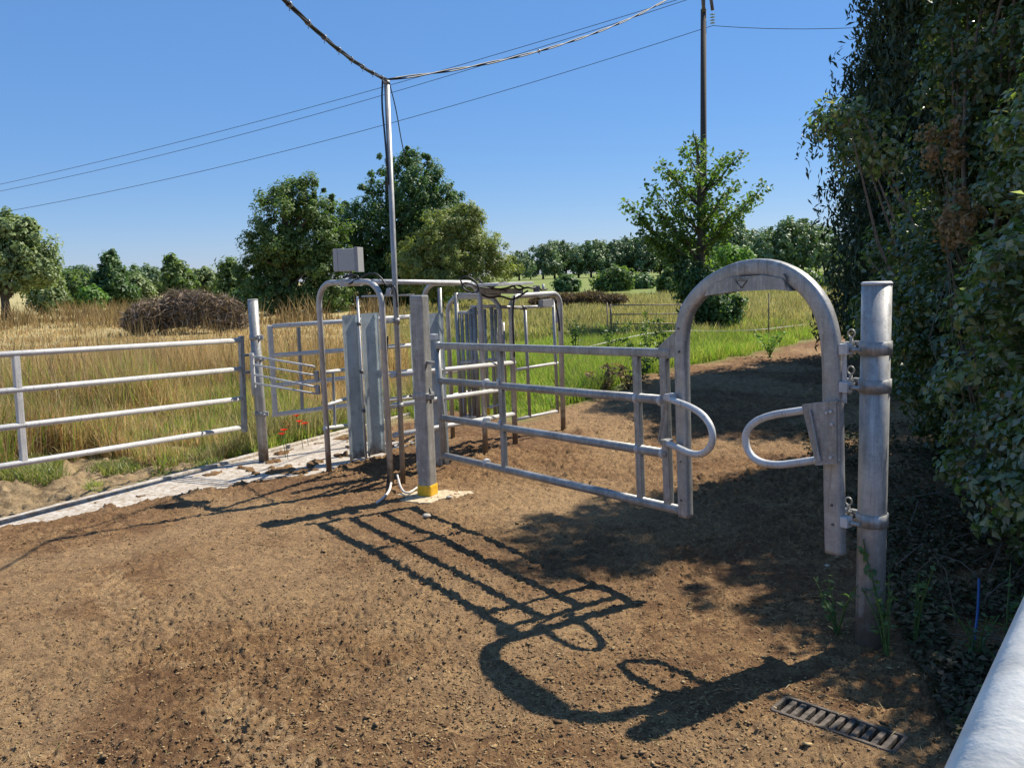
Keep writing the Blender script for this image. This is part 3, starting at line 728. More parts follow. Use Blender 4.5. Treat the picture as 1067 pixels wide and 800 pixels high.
# swing gate with many upright bars between second and third hoop
cA = up(at(475, 400, 8.0), 0); cB = up(at(524, 400, 8.0), 0)
c_ = lambda x, y: onp(x, y, cA, cB)
sg = MB().ring_tube([c_(475, 305), c_(481, 436)], .02, 12).build('head_gate_frame', GALV, race)
for x0_, ya_, yb_, r in ((481, 326, 434, .016), (486, 326, 434, .016), (490, 322, 433, .018), (494, 320, 436, .024), (512, 320, 432, .017), (516, 322, 431, .015), (524, 336, 405, .017), (505, 322, 432, .014)):
    steel_tube([c_(x0_, ya_), c_(x0_ + 4 * (yb_ - ya_) / 110, yb_)], r, 'bar', GALV, sg, 10)
for x0_, ya_, x1_, yb_ in ((476, 326, 500, 326), (490, 320, 522, 319), (477, 307, 522, 308), (478, 378, 522, 374), (480, 434, 505, 435), (506, 426, 521, 421)):
    steel_tube([c_(x0_, ya_), c_(x1_, yb_)], .017, 'cross_bar', GALV_SUNLIT, sg, 10)
MB().ring_tube(arcfillet([c_(482, 395), c_(483, 432), c_(492, 434), c_(493, 420)], .05), .012, 8).build('bow', GALVW, sg)
MB().box(c_(507, 428), (.035, 0, 0), (0, .02, 0), (0, 0, .03), .004).build('yellow_stop', YELLOW, sg)
MB().box(c_(523, 346), (.02, 0, 0), (0, .02, 0), (0, 0, .012), .003).build('catch', DARKM, sg)
MB().ring_tube([at(458, 300, 7.4), at(461.5, 400, 7.4)], .018, 10).build('bar', GALV, race)
# top board with ram and valve box over the second section
tb = c_(521, 296)
MB().box(tb + Vector((0, -.1, 0)), rd * .30, wv.normalized() * .2, Zv * .012, .003).build('top_board', GALVW, race)
MB().bar(c_(500, 303), c_(545, 303.5), .04, .05, .006).build('ram_mount', GALV, race)
# sheet doors
def sheet(x0_, y0_, x1_, y1_, topl, topr, Af, Bf, name='sheet_door'):
    A3, B3 = Af, Bf; d = (B3 - A3).normalized(); nn = Vector((d.y, -d.x, 0)); nn = nn if nn.dot(-A3) > 0 else -nn
    pr_ = [A3 + nn * .03, A3, A3 + d * .005 + nn * -.0]
    prof = [A3 + nn * .035, A3 + nn * .035 + d * .018, A3 + d * .02, B3 - d * .02, B3 - d * .018 + nn * .035, B3 + nn * .035]
    b = MB(); n_ = len(prof)
    bot = [b.bm.verts.new(up(p, .02)) for p in prof]; top = [b.bm.verts.new(up(p, topl)) for p in prof]
    for i in range(n_ - 1): b.bm.faces.new((bot[i], bot[i + 1], top[i + 1], top[i]))
    r_ = bmesh.ops.solidify(b.bm, geom=b.bm.faces[:], thickness=.003)
    return b.build(name, SHEET, race)
sA = G(363, 482); sd_ = Vector((.66, .75, 0)); sB = sA + sd_ * .185; sC = sB + sd_ * .02; sD = sC + sd_ * .20
sheet(0, 0, 0, 0, 1.30, 0, up(sA, 0), up(sB, 0)); sheet(0, 0, 0, 0, 1.305, 0, up(sC, 0), up(sD, 0))
s2A, s2B = up(at(428, 400, 6.95), 0), up(at(462, 400, 7.2), 0)
sheet(0, 0, 0, 0, 1.31, 0, s2A, s2B)
tp = G(384, 478)
st_ = up(tp, 0) + Vector((-.01, -.06, 0))
tr_ = steel_tube([up(st_, 0), up(st_, onp(377, 309, st_, st_ + gd).z)], .011, 'pivot_rod', GALVW, race, 10)
for z in (.45, .8, 1.22): MB().ring_tube([up(st_, z - .015), up(st_, z + .015)], .018, 10).build('collar', DARKM, tr_)
pz = onp(377, 309, st_, st_ + gd)
steel_tube([pz, at(432, 307.5, 6.75)], .008, 'link_rod', GALV, race, 8)
# small side panel right of the first hoop's left leg
spA = a1L; spB = up(at(362, 400, 7.6), 0); s_ = lambda x, y: onp(x, y, spA, spB)
for y1, y2 in ((388, 385), (423, 415), (446.5, 443)):
    steel_tube([s_(338, y1), s_(362, y2)], .017, 'side_rail', GALV_SUNLIT, race, 12)
MB().bar(s_(347, 387), s_(349, 444), .022, .028, .004).build('side_bar', GALV, race)

# --- tall conduit pole strapped to first hoop
PP = G(420, 503)
cp = empty('conduit_pole', PP, 'tall thin galvanised pole standing by the first hoop, holding the overhead cables', 'pole')
PT = at(403, 86, PP.y); PT.x = at(403, 86, PP.y).x
steel_tube([up(PP, -.05), up(PP, 0).lerp(PT, .45), PT], .021, 'pole_tube', GALVM, cp, 14)
MB().ring_tube([PT - Zv * .01, PT + Zv * .012], [.026, .022], 14).build('pole_cap', GALV, cp)
for z in (.62, 1.28):
    c = up(PP, z).lerp(up(PT, z), z / PT.z); b = MB(); b.ring_tube([c - Zv * .02, c + Zv * .02], .028, 14)
    b.bar(c, up(a1R, z), .03, .03, .004); b.build('strap', GALV, cp)
# cable taped down the pole top
w1 = MB().ring_tube(smooth([PT + Vector((-.03, 0, .02)), PT + Vector((-.045, -.01, -.15)), PT + Vector((-.03, -.02, -.4)), PT + Vector((-.022, -.02, -.75))]), .007, 8).build('taped_cable', CABLE, cp)

# --- control box
bxc = at(362, 271, 6.9)
cb = empty('control_box', bxc - Zv * .1, 'small pale grey plastic control box on top of the first hoop', 'box')
bx = (a1R - a1L).normalized(); bx = Vector((cos(radians(-8)), sin(radians(-8)), 0)); by = Vector((-bx.y, bx.x, 0))
MB().box(bxc - bx * .012, bx * .088, by * .055, Zv * .088, .006).build('box_body', PLAST, cb)
MB().box(bxc + bx * .088 + by * .02, bx * .016, by * .075, Zv * .098, .004).build('box_lid', PLASTD, cb)
MB().box(bxc - bx * .062 - Zv * .0, bx * .0012, by * .0562, Zv * .0892).build('lid_seam', DARKM, cb)
MB().box(bxc - Zv * .125 + bx * .02, bx * .01, by * .02, Zv * .04, .002).build('bracket', DARKM, cb)
MB().box(at(366, 294.5, 6.88) , bx * .082, by * .04, Zv * .028, .004).build('junction_box', PLAST, cb)
def cable(name, pts, r, label, cat='cable', mat=CABLE, grp=None, n=8):
    o = MB().ring_tube(smooth([Vector(p) for p in pts], 3), r, n).build(name, mat); return tag(o, label, cat, grp)
cable('cable_loop', [at(358, 290, 6.82), at(366, 286, 6.8), at(375, 288, 6.78), at(368, 294, 6.76), at(362, 297, 6.8), at(372, 291, 6.75), at(385, 284, 6.72), at(395, 286, 6.7), at(404, 300, 6.66), at(412, 296, 6.6), at(414, 320, 6.6)], .007,
      'black cables tangled under the grey control box on the first hoop')
cable('cable_loop', [at(404, 350, 6.58), at(402, 420, 6.58), at(406, 470, 6.56), at(404, 505, 6.56), at(398, 520, 6.45)], .006, 'black cable running down beside the first hoop leg to the dirt')
cable('cable_loop', [at(482, 297, 7.35), at(479, 290, 7.3), at(487, 287.5, 7.3), at(496, 293, 7.3), at(500, 303, 7.3), at(492, 306, 7.3), at(481, 300, 7.32), at(484, 293, 7.34), at(500, 300, 7.4), at(515, 301, 7.6), at(528, 303, 7.8)], .007,
      'black cable looped over the corner of the second hoop')
cable('cable_loop', [at(512, 300, 7.7), at(524, 293, 7.7), at(534, 297, 7.8), at(540, 303, 7.9), at(549, 299, 8.0), at(556, 301, 8.1), at(561, 297, 8.15), at(563, 303, 8.2), at(570, 301, 8.3)], .009,
      'black air hoses lying over the furthest hoop')
for k, (pp, lb) in enumerate([([(500, 306), (510, 311), (522, 308), (533, 313), (541, 309), (550, 303)], 'black air hose sagging under the top board of the race'),
    ([(497, 290), (505, 297), (517, 302), (530, 300), (538, 296), (546, 300)], 'black air hose lying across the top board of the race'),
    ([(536, 308), (534, 325), (535, 350), (536, 372)], 'black air hose strapped down the left leg of the furthest hoop'),
    ([(578, 312), (582, 330), (583, 345)], 'black air hose strapped down the right leg of the furthest hoop')]):
    cable('cable_loop', [at(x, y, 7.75 + .02 * (x - 500) / 4) for x, y in pp], .009, lb)
vb = empty('valve_block', at(560, 301, 8.15), 'small dark valve block on top of the furthest hoop', 'valve')
MB().box(at(559, 301, 8.15), (.03, 0, 0), (0, .03, 0), (0, 0, .03), .004).build('valve_body', DARKM, vb)
MB().ring_tube([at(566, 303, 8.2), at(566, 296, 8.2)], .012, 8).build('valve_stem', GALVW, vb)
for p0, l in (((373, 291, 6.75), 'white plug hanging by the first hoop corner'),):
    pass
pg = empty('plug_socket', at(413, 304, 6.6), 'small white plastic plug hanging between the first hoop and tall pole', 'plug')
MB().box(at(405, 304, 6.62), (.02, 0, 0), (0, .02, 0), (.006, 0, .028), .008).build('plug_body', PLAST, pg)
# rubber hoses and roots on the ground by the pole
cable('cable_loop', [at(414, 495, 6.5), G(418, 510, .03), G(425, 515, .02), G(434, 508, .03), G(440, 505, .04)], .008, 'pale hose end curled on the dirt at the foot of the tall pole', 'hose', TAPE)
cable('cable_loop', [G(408, 500, .02), G(406, 512, .04), G(398, 520, .03), G(392, 524, .01)], .01, 'pale flattened hose lying beside the first hoop foot', 'hose', TAPE)

# overhead cables
OT = PT + Zv * .02
near_end = at(300, -60, 3.6) 
pts = [];  e_ = at(280, -22, 4.2)
def twist(a, b, sag, name, label, r=.006, strands=3, ties=0, grp=None, n=60):
    o = None; mb = MB(); A3, B3 = Vector(a), Vector(b); L3 = (B3 - A3).length
    d = (B3 - A3).normalized(); s1 = d.cross(Zv).normalized(); s2 = s1.cross(d)
    for k in range(strands):
        pp = []
        for i in range(n + 1):
            t = i / n; p = A3.lerp(B3, t) - Zv * (sag * 4 * t * (1 - t)); ph = 2 * pi * k / strands + t * L3 * 5
            rr = r * 1.15 if strands > 1 else 0
            pp.append(p + s1 * (rr * cos(ph)) + s2 * (rr * sin(ph)))
        mb.ring_tube(pp, r, 6)
    o = mb.build(name, CABLE); tag(o, label, 'cable', grp)
    for i in range(ties):
        t = (i + .6) / ties; p = A3.lerp(B3, t) - Zv * (sag * 4 * t * (1 - t)); tt = MB()
        tt.ring_tube([p - d * .012, p + d * .012], r * 2.6, 8); tt.ring_tube([p, p - s2 * (.02 + r * 2)], .002, 5)
        c = tt.build('cable_tie', CABLEG, o)
    return o
twist(OT, at(268, -30, 3.9), .06, 'overhead_cable', 'thick twisted cable with ties rising to the upper left from the tall thin pole', .006, 3, 9)
twist(OT, at(745, -34, 13.5), .26, 'overhead_cable', 'black cable running up to the right from the tall thin pole', .0065, 2, 2)
cable('stay_wire', [OT + Vector((.02, 0, -.03)), at(413, 115, 6.7), at(419, 152, 7.2), at(424, 170, 7.6)], .004, 'thin wire slanting down to the right from the top of the tall pole', 'wire')

# --- drain
dA, dB = G(812, 733), G(938, 776); dd = (dB - dA).normalized(); dn = Vector((-dd.y, dd.x, 0)); Ld = (dB - dA).length
dr = empty('drain_grate', up(dA, 0), 'dark slotted iron drain grate in the ground near the hedge', 'drain')
zt = -.008
fr = MB()
for s in (-1, 1): fr.bar(up(dA, zt) + dn * (s * .062), up(dB, zt) + dn * (s * .062), .014, .03, .003)
for p in (dA, dB): fr.bar(up(p, zt) - dn * .062, up(p, zt) + dn * .062, .014, .03, .003)
fr.build('frame', IRON, dr)
gr = MB(); nb = 12
for i in range(1, nb):
    p = dA.lerp(dB, i / nb); gr.bar(up(p, zt) - dn * .056, up(p, zt) + dn * .056, .020, .02, .003)
gr.build('slats', IRON, dr)
MB().box(up((dA + dB) / 2, -.052), dd * (Ld / 2), dn * .055, Zv * .006).build('channel', CABLE, dr)

# --- blue hose
cable('water_hose', [at(1020, 603, 3.75), at(1019, 640, 3.6), at(1013, 680, 3.35), at(1004, 715, 3.1), at(990, 748, 2.95), at(982, 765, 2.85)], .006, 'thin blue pipe hanging in the dark undergrowth beside the hedge', 'hose', HOSE)

# --- rail beside the camera
vp = ray(1232, 272); vp = Vector((vp.x, vp.y, 0)).normalized()
na = G(1056, 800, 1.22)
nr = empty('barrier_rail', up(na, 0), 'thick pale galvanised rail in the bottom right corner close to the camera', 'barrier')
steel_tube([na - vp * .35, na + vp * 2.2], .04, 'rail', NEARG, nr, 32)
steel_tube([up(na + vp * 2.2, 0), up(na + vp * 2.2, 1.22)], .04, 'upright', NEARG, nr, 24)

# ================================================================== overhead line pole
EPY = 24.0; eb = at(733, 345, EPY); eb.z = 0; et = at(733, 10, EPY)
ep = empty('power_pole', eb, 'tall dark wooden electricity pole rising behind the young tree', 'pole')
MB().ring_tube([up(eb, -.2), up(et, et.z)], [.10, .075], 16).build('pole_shaft', POLEW, ep)
br = MB(); br.ring_tube([et + Vector((0, -.05, -.1)), et + Vector((-.06, -.1, .6))], .05, 8); br.ring_tube([et + Vector((.02, 0, .1)), et + Vector((.0, -.1, .9))], .03, 8)
br.build('top_bracket', DARKM, ep)
ic = at(742.5, 12, EPY); ins = MB(); ins.ring_tube([at(739, -14, EPY), at(742.5, 11, EPY)], .045, 8); o = ins.build('insulator_rod', DARKM, ep)
gi = MB()
for k in range(4):
    c = at(742.5, 15.5 + k * 3, EPY); gi.ring_tube([c + Zv * .025, c, c - Zv * .01], [.02, .075, .03], 12)
gi.build('insulator', GLASSI, o)
WY = EPY
def wire(a, b, sag, label, r=.008): return twist(a, b, sag, 'overhead_wire', label, r, 1, 0, 'power lines across the sky', 50)
wire(at(742.5, 27, EPY), at(-90, 236, 33), .55, 'lowest thin power line sloping from the wooden pole down to the left', .008)
wire(at(742.5, 27, EPY), at(1100, 6, 20), .25, 'short thin power line from the wooden pole to the dark conifer', .008)
wire(at(728, -4, EPY), at(-90, 216, 36), .5, 'upper of the two close thin power lines crossing behind the tall pole', .008)
wire(at(735, -9, EPY), at(-90, 211, 36.4), .35, 'topmost thin power line crossing just above its twin behind the tall pole', .008)

# ================================================================== vegetation
def ell_pts(n, env, bias=.45):
    """points in a union of ellipsoids, denser near the shell. env rows: centre(3), radii(3)"""
    w = np.array([e[3] * e[4] * e[5] for e in env]) ** .75; w /= w.sum()
    idx = RS.choice(len(env), n, p=w); E_ = np.array(env)[idx]
    d = rdir(n); r = RS.rand(n) ** bias
    return E_[:, :3] + d * E_[:, 3:] * r[:, None], d
def crown_mesh(name, env, nclump, rc, nleaf, size, upb=.5, wfac=.55, droop=0.0, bias=.4, zmin=None, stretch=(1, 1, 1)):
    C_, D_ = ell_pts(nclump, env, bias)
    if zmin is not None: C_[:, 2] = np.maximum(C_[:, 2], zmin + rc * RS.rand(nclump))
    rcs = rc * (.55 + .9 * RS.rand(nclump))
    E_ = np.array(env); out = RS.rand(nclump) < .2
    cen = (E_[:, :3] * (E_[:, 3:].prod(1) ** .75)[:, None]).sum(0) / (E_[:, 3:].prod(1) ** .75).sum()
    C_[out] = cen + (C_[out] - cen) * (1.0 + .07 * RS.rand(out.sum(), 1)); C_[out, 2] += .3 * rc; rcs[out] *= .55
    k = np.repeat(np.arange(nclump), nleaf); n = len(k)
    d = rdir(n); rr = rcs[k] * RS.rand(n) ** .45
    P = C_[k] + d * rr[:, None] * np.array(stretch)
    if zmin is not None: P[:, 2] = np.maximum(P[:, 2], zmin + .02)
    Nn = unit(d * .7 + D_[k] * .5 + np.array([[0, 0, upb]]) + RS.normal(size=(n, 3)) * .45)
    A = unit(RS.normal(size=(n, 3)) + np.array([[0, 0, -droop]]))
    L = size * (.6 + .8 * RS.rand(n))
    return leaf_mesh(name, P, Nn, A, L, L * wfac, .2), C_
def limb_mesh(name, base, top, r0, C_, nb, rb, jit=.1, mat=BARK, parent=None):
    b = MB(); base, top = Vector(base), Vector(top); seg = 6
    tp_ = [base.lerp(top, i / seg) + Vector((rnd.uniform(-1, 1), rnd.uniform(-1, 1), 0)) * (jit * r0 * 3 if 0 < i else 0) for i in range(seg + 1)]
    b.ring_tube(tp_, [r0 * (1.25 if i == 0 else 1 - .75 * i / seg) for i in range(seg + 1)], 9)
    sel = RS.choice(len(C_), min(nb, len(C_)), replace=False)
    for i in sel:
        c = Vector(C_[i]); hgt = (c.z - base.z) * rnd.uniform(.35, .75); f_t = max(.12, min(.95, hgt / max(.01, (top.z - base.z))))
        s = base.lerp(top, f_t); m_ = s.lerp(c, .5) + Vector((0, 0, (c - s).length * .06))
        b.ring_tube([s, m_, c], [rb, rb * .65, rb * .25], 6, False)
    return b.build(name, mat, parent)
def pix_env(spec, Y, depth=.85):
    out = []
    for s in spec:
        px, py, rx, ry = s[:4]; dy = s[4] if len(s) > 4 else 0
        c = at(px, py, Y + dy); k = (Y + dy) / FPX
        out.append((c.x, c.y, c.z, rx * k, rx * k * depth, ry * k))
    return out
def tree(name, label, cat, spec, Y, px_base, mat, nclump, rc, nleaf, size, trunk_r, top_px=None, group=None, nb=25, wfac=.55, upb=.5, droop=0.0, bias=.4, depth=.85):
    env = pix_env(spec, Y, depth); base = at(px_base, 330, Y); base.z = 0
    me, C_ = crown_mesh('crown', env, nclump, rc, nleaf, size, upb, wfac, droop, bias, .05)
    t_ = empty(name, base, label, cat, group)
    link('crown', me, mat, t_)
    tz = max(e[2] + e[5] * .6 for e in env); tx = at(top_px or px_base, 300, Y).x
    limb_mesh('trunk', (base.x, base.y, -.1), (tx, base.y, tz), trunk_r, C_, nb, trunk_r * .35, parent=t_)
    return t_

tree('ash_tree', 'round bushy dark green tree behind the gate posts, left of the tallest clump', 'tree',
     [(302, 245, 44, 50), (285, 275, 36, 40), (325, 270, 34, 45), (300, 208, 20, 18), (335, 225, 18, 24), (268, 292, 22, 26), (318, 200, 14, 16), (345, 260, 22, 50), (300, 312, 44, 18), (335, 308, 30, 20)], 44, 302, L_ASH, 700, .36, 95, .15, .22, nb=40)
tree('broadleaf_tree', 'tallest dark broadleaf tree in the middle, behind the tall thin pole', 'tree',
     [(425, 200, 40, 42), (400, 235, 50, 45), (445, 230, 45, 45), (385, 275, 40, 50), (430, 275, 55, 45), (425, 172, 22, 16), (362, 250, 26, 45), (455, 205, 26, 26), (475, 240, 22, 30), (390, 308, 46, 20), (440, 305, 50, 20)], 49, 410, L_DARK, 950, .38, 100, .16, .28, nb=40)
tree('willow_tree', 'yellowish green willow spreading on the right of the tallest tree', 'tree',
     [(470, 262, 42, 34), (440, 270, 34, 26), (500, 275, 26, 18), (465, 235, 26, 18), (480, 242, 28, 28), (520, 278, 22, 13), (490, 225, 16, 14), (508, 262, 20, 18), (470, 295, 50, 14)], 42, 460, L_WILLOW, 640, .32, 85, .14, .16, nb=30, droop=.6, wfac=.4)
tree('oak_tree', 'rounded tree with a bare trunk at the left edge of the picture', 'tree',
     [(18, 262, 36, 30), (-15, 265, 34, 40), (38, 280, 24, 22), (10, 240, 26, 16), (0, 290, 34, 20)], 50, 7, L_OLIVE, 300, .5, 70, .24, .26, nb=25)
tree('conical_tree', 'pointed dark green young tree in the left field', 'tree',
     [(116, 300, 20, 22), (117, 285, 14, 18), (117, 272, 8, 12), (118, 306, 24, 14)], 62, 117, L_DARK, 170, .42, 60, .26, .14)
# bushes and small trees along the left
bush_specs = [
 ('pale green shrub under the left edge tree', [(50, 308, 22, 18)], 58, L_OLIVE),
 ('mid green shrub right of the left edge tree', [(80, 303, 20, 20), (66, 296, 12, 12)], 66, L_ASH),
 ('small round shrub left of the pointed tree', [(97, 312, 12, 12)], 60, L_LIME),
 ('bright green shrub hugging the right side of the pointed tree', [(142, 305, 18, 18)], 64, L_OLIVE),
 ('dark small tree behind and right of the pointed tree', [(150, 290, 16, 12)], 85, L_FAR_HAZE),
 ('wispy upright small tree right of centre in the left field', [(182, 290, 14, 20), (178, 275, 7, 10), (192, 298, 14, 12)], 60, L_ASH),
 ('rounded pale tree above the brush pile', [(212, 297, 20, 17)], 66, L_OLIVE),
 ('leafy bush just left of the bushy ash tree', [(245, 300, 20, 20), (240, 280, 10, 12)], 52, L_ASH),
 ('dark bush at the foot of the bushy ash tree', [(262, 312, 16, 12)], 46, L_DARK),
 ('distant dark tree behind the left field, near the pointed tree', [(85, 290, 18, 9)], 120, L_FAR_HAZE),
 ('distant dark tree behind the wispy small tree', [(165, 296, 20, 9)], 130, L_FAR_HAZE),
 ('distant hedge tree right of the left edge tree', [(60, 292, 20, 9)], 125, L_FAR_HAZE),
]
for lab, sp, Y, mt in bush_specs:
    k = Y / 60
    tree('shrub', lab, 'bush', sp, Y, sp[0][0], mt, 70 + 12 * len(sp), .42 * k, 55, .26 * k, .07 * k, nb=10, group='shrubs and small trees across the left field')
# mid ground bushes, centre
for lab, sp, Y, mt in [
 ('dark rounded bush in the green field just right of the race', [(591, 299, 11, 9)], 75, L_DARK),
 ('larger dark bush in the field left of the young tree', [(637, 293, 20, 14), (650, 290, 12, 12)], 72, L_ASH),
 ('small bush between the larger bush and the young tree', [(668, 297, 12, 9)], 78, L_DARK),
 ('low bush left of the young tree foot', [(700, 295, 16, 16)], 60, L_ASH),
 ('green bush seen just over the arch shoulder', [(745, 290, 18, 12)], 55, L_LIME),
 ('low hedge bush seen right of the arch top', [(845, 292, 26, 12)], 60, L_ASH),
 ('hedge bush between the arch and right post', [(885, 292, 24, 14)], 50, L_OLIVE)]:
    k = Y / 60
    tree('shrub', lab, 'bush', sp, Y, sp[0][0], mt, 75, .42 * k, 55, .26 * k, .07 * k, nb=10, group='shrubs in the middle field')
# young tree round the power pole: leafy sprays on rising branches
def young_tree():
    Y = 22.5; base = at(728, 345, Y); base.z = 0
    t_ = empty('young_tree', base, 'young open-crowned tree with bright leaves in front of the wooden pole', 'tree')
    tips = [(650, 208), (664, 222), (678, 192), (690, 168), (700, 178), (712, 150), (722, 136), (735, 150), (748, 172), (760, 160), (774, 156), (768, 188), (797, 192), (785, 205), (770, 214), (758, 232), (742, 240),
            (665, 240), (680, 250), (700, 250), (708, 240), (716, 215), (728, 190), (740, 205), (702, 205), (690, 225), (738, 258), (720, 170), (706, 222), (735, 232), (680, 212),
            (748, 215), (700, 190), (672, 205), (730, 215), (755, 200), (762, 222), (716, 190), (741, 185), (722, 245), (690, 240)]
    C_ = []; bm_ = MB()
    trunk = [up(base, -.1), at(728, 330, Y), at(730, 270, Y), at(729, 215, Y), at(727, 165, Y), at(725, 140, Y)]
    bm_.ring_tube(trunk, [.13, .11, .09, .065, .035, .015], 10)
    for (x, y) in tips:
        dy = rnd.uniform(-1.3, 1.3); c = at(x, y, Y + dy)
        fy = min(max(y + 22 + abs(x - 728) * .62, 165), 285); s = at(729, fy, Y)
        m_ = s.lerp(c, .55) - Vector((0, 0, .05 * (c - s).length))
        bm_.ring_tube([s, m_, c], [.03, .02, .007], 6, False)
        L_ = (c - s).length; nk = max(3, int(L_ * 3.9))
        for k in range(nk):
            t = .35 + .65 * (k + rnd.random()) / nk
            p = (s.lerp(m_, t / .55) if t < .55 else m_.lerp(c, (t - .55) / .45))
            C_.append((p.x, p.y, p.z))
    bm_.build('trunk', BARK, t_)
    C_ = np.array(C_); k = np.repeat(np.arange(len(C_)), 30); n = len(k)
    P = C_[k] + rdir(n) * (.31 * RS.rand(n) ** .6)[:, None] * np.array([1, 1, .75]); P[:, 2] -= .04
    me = leaf_mesh('crown', P, unit(RS.normal(size=(n, 3)) * .6 + np.array([[0, 0, .7]])), unit(RS.normal(size=(n, 3)) + np.array([[0, 0, -.7]])), .12 * (.6 + .7 * RS.rand(n)), .085 * (.6 + .7 * RS.rand(n)), .15)
    link('crown', me, L_YOUNG, t_)
young_tree()
tree('ivy_bush', 'dense dark bush at the foot of the young tree, seen through the arch', 'bush', [(742, 318, 30, 24), (728, 300, 24, 20), (752, 330, 20, 12), (718, 285, 14, 14)], 22, 738, L_DARK, 170, .22, 90, .10, .06)
tree('sapling', 'leafy sapling just left of the dark bush under the young tree', 'tree', [(712, 290, 10, 12), (765, 268, 20, 9)], 26, 712, L_LIME, 40, .25, 50, .12, .05, nb=20)

# distant row of trees: five kinds, copied
far_pro = []
for v in range(4):
    env = [(0, 0, 7.6 + v * .4, 6.5 + v * .5, 6, 4.2), (4, 0, 5.4, 5, 5, 3.6), (-4, 0, 5.2, 5, 5, 3.8), (rnd.uniform(-2, 2), 0, 10.4 + v * .3, 3.6, 3.6, 1.8)]
    me, C_ = crown_mesh('crown', env, 210, 1.2, 24, .9, .6)
    far_pro.append((me, C_))
def far_tree(px, Y, h, label, v, first):
    base = at(px, 290, Y); base.z = 0
    t_ = empty('field_tree', base, label, 'tree', 'row of distant trees on the skyline')
    me, C_ = far_pro[v][:2]
    if first:
        b = MB(); b.ring_tube([(0, 0, -.5), (0, 0, 5), (.4, 0, 9)], [.45, .35, .12], 8)
        for i in range(14):
            c = C_[i * 7]; b.ring_tube([(0, 0, 3.2 + .25 * i), tuple(c)], [.13, .04], 5, False)
        tm = b.build('trunk', BARK, t_); far_pro[v] = (me, C_, tm.data) if len(far_pro[v]) == 2 else far_pro[v]
        tm.matrix_parent_inverse = Matrix.Identity(4)
        cm = link('crown', me, L_FAR_HAZE, t_); cm.matrix_parent_inverse = Matrix.Identity(4)
    else:
        for nm, d_ in (('trunk', far_pro[v][2]), ('crown', me)):
            c = bpy.data.objects.new(nm, d_); COL.objects.link(c); c.parent = t_
    s = h / 12.3; t_.scale = (s * 1.0, s, s); t_.rotation_euler = (0, 0, rnd.uniform(0, 6.28))
    return t_
far_pro = [(a, b) for a, b in far_pro]
seen = set(); i = 0
row = [(541, 250, 8.3), (553, 280, 6.5), (566, 270, 10.2), (578, 285, 11.2), (590, 280, 11.8), (603, 290, 10.5), (616, 275, 11), (628, 285, 10.8), (640, 280, 11.5), (652, 290, 12), (663, 280, 11.6), (675, 275, 11.3), (688, 285, 10.2), (700, 280, 10.6),
       (712, 270, 10), (724, 280, 10.8), (738, 265, 10.3), (752, 230, 11.2), (766, 215, 12), (780, 235, 9.6), (806, 190, 9.9), (820, 175, 10.6), (836, 180, 10.5), (850, 190, 9.0), (866, 200, 7.5), (526, 260, 5.2)]
desc = ['first on the left', 'low gap-filler near the left end', 'taller one near the left end', 'fourth from the left', 'rounded one near the left end', 'sixth from the left', 'seventh from the left', 'eighth from the left', 'ninth from the left', 'broad one midway', 'one right of midway',
        'one above the low rusty fence', 'one just left of the young tree', 'one behind the young tree left side', 'one behind the young tree crown', 'one behind the young tree trunk', 'one right of the wooden pole', 'one over the arch left shoulder', 'tallest one over the arch top', 'one closing the row over the arch',
        'left one over the arch right shoulder', 'tallest one over the arch right shoulder', 'broad one over the arch right shoulder', 'rightmost over the arch right shoulder', 'low one beside the dark conifer', 'small one beside the willow']
for (px, Y, h), ds in zip(row, desc):
    v = i % 4; far_tree(px, Y, h * 1.0, 'distant field tree on the skyline, ' + ds, v, v not in seen); seen.add(v); i += 1

# --- brush pile
def brush():
    Y = 29; env = pix_env([(165, 328, 34, 16), (200, 322, 30, 20), (228, 326, 26, 19), (143, 337, 18, 11), (183, 318, 14, 16), (248, 336, 12, 10)], Y, .7)
    C_, D_ = ell_pts(9000, env, .5); C_[:, 2] = np.abs(C_[:, 2])
    A = unit(RS.normal(size=(9000, 3)) * np.array([1, 1, .55]) + np.array([[0, 0, .35]]))
    me = leaf_mesh('brush_pile', C_, unit(RS.normal(size=(9000, 3))), A, .25 + .45 * RS.rand(9000), .022 + .03 * RS.rand(9000), .3)
    tag(link('brush_pile', me, L_BRUSH), 'long heap of cut brown twigs lying in the left field', 'brush pile')
brush()
env = pix_env([(590, 311, 16, 5), (615, 310, 18, 5.5), (640, 312, 14, 5), (565, 314, 14, 5)], 40, .8)
C_, D_ = ell_pts(4500, env, .5); C_[:, 2] = np.abs(C_[:, 2])
tag(link('dock_patch', leaf_mesh('dock_patch', C_, rdir(4500), unit(RS.normal(size=(4500, 3)) * .5 + np.array([[0, 0, 1.]])), .2 + .3 * RS.rand(4500), .05 + .05 * RS.rand(4500)), leafmat('dock', [(.16, .10, .075), (.22, .15, .10), (.12, .09, .06)], .2, .8)),
    'patch of reddish brown dead docks in the far green field', 'weeds', kind='stuff')

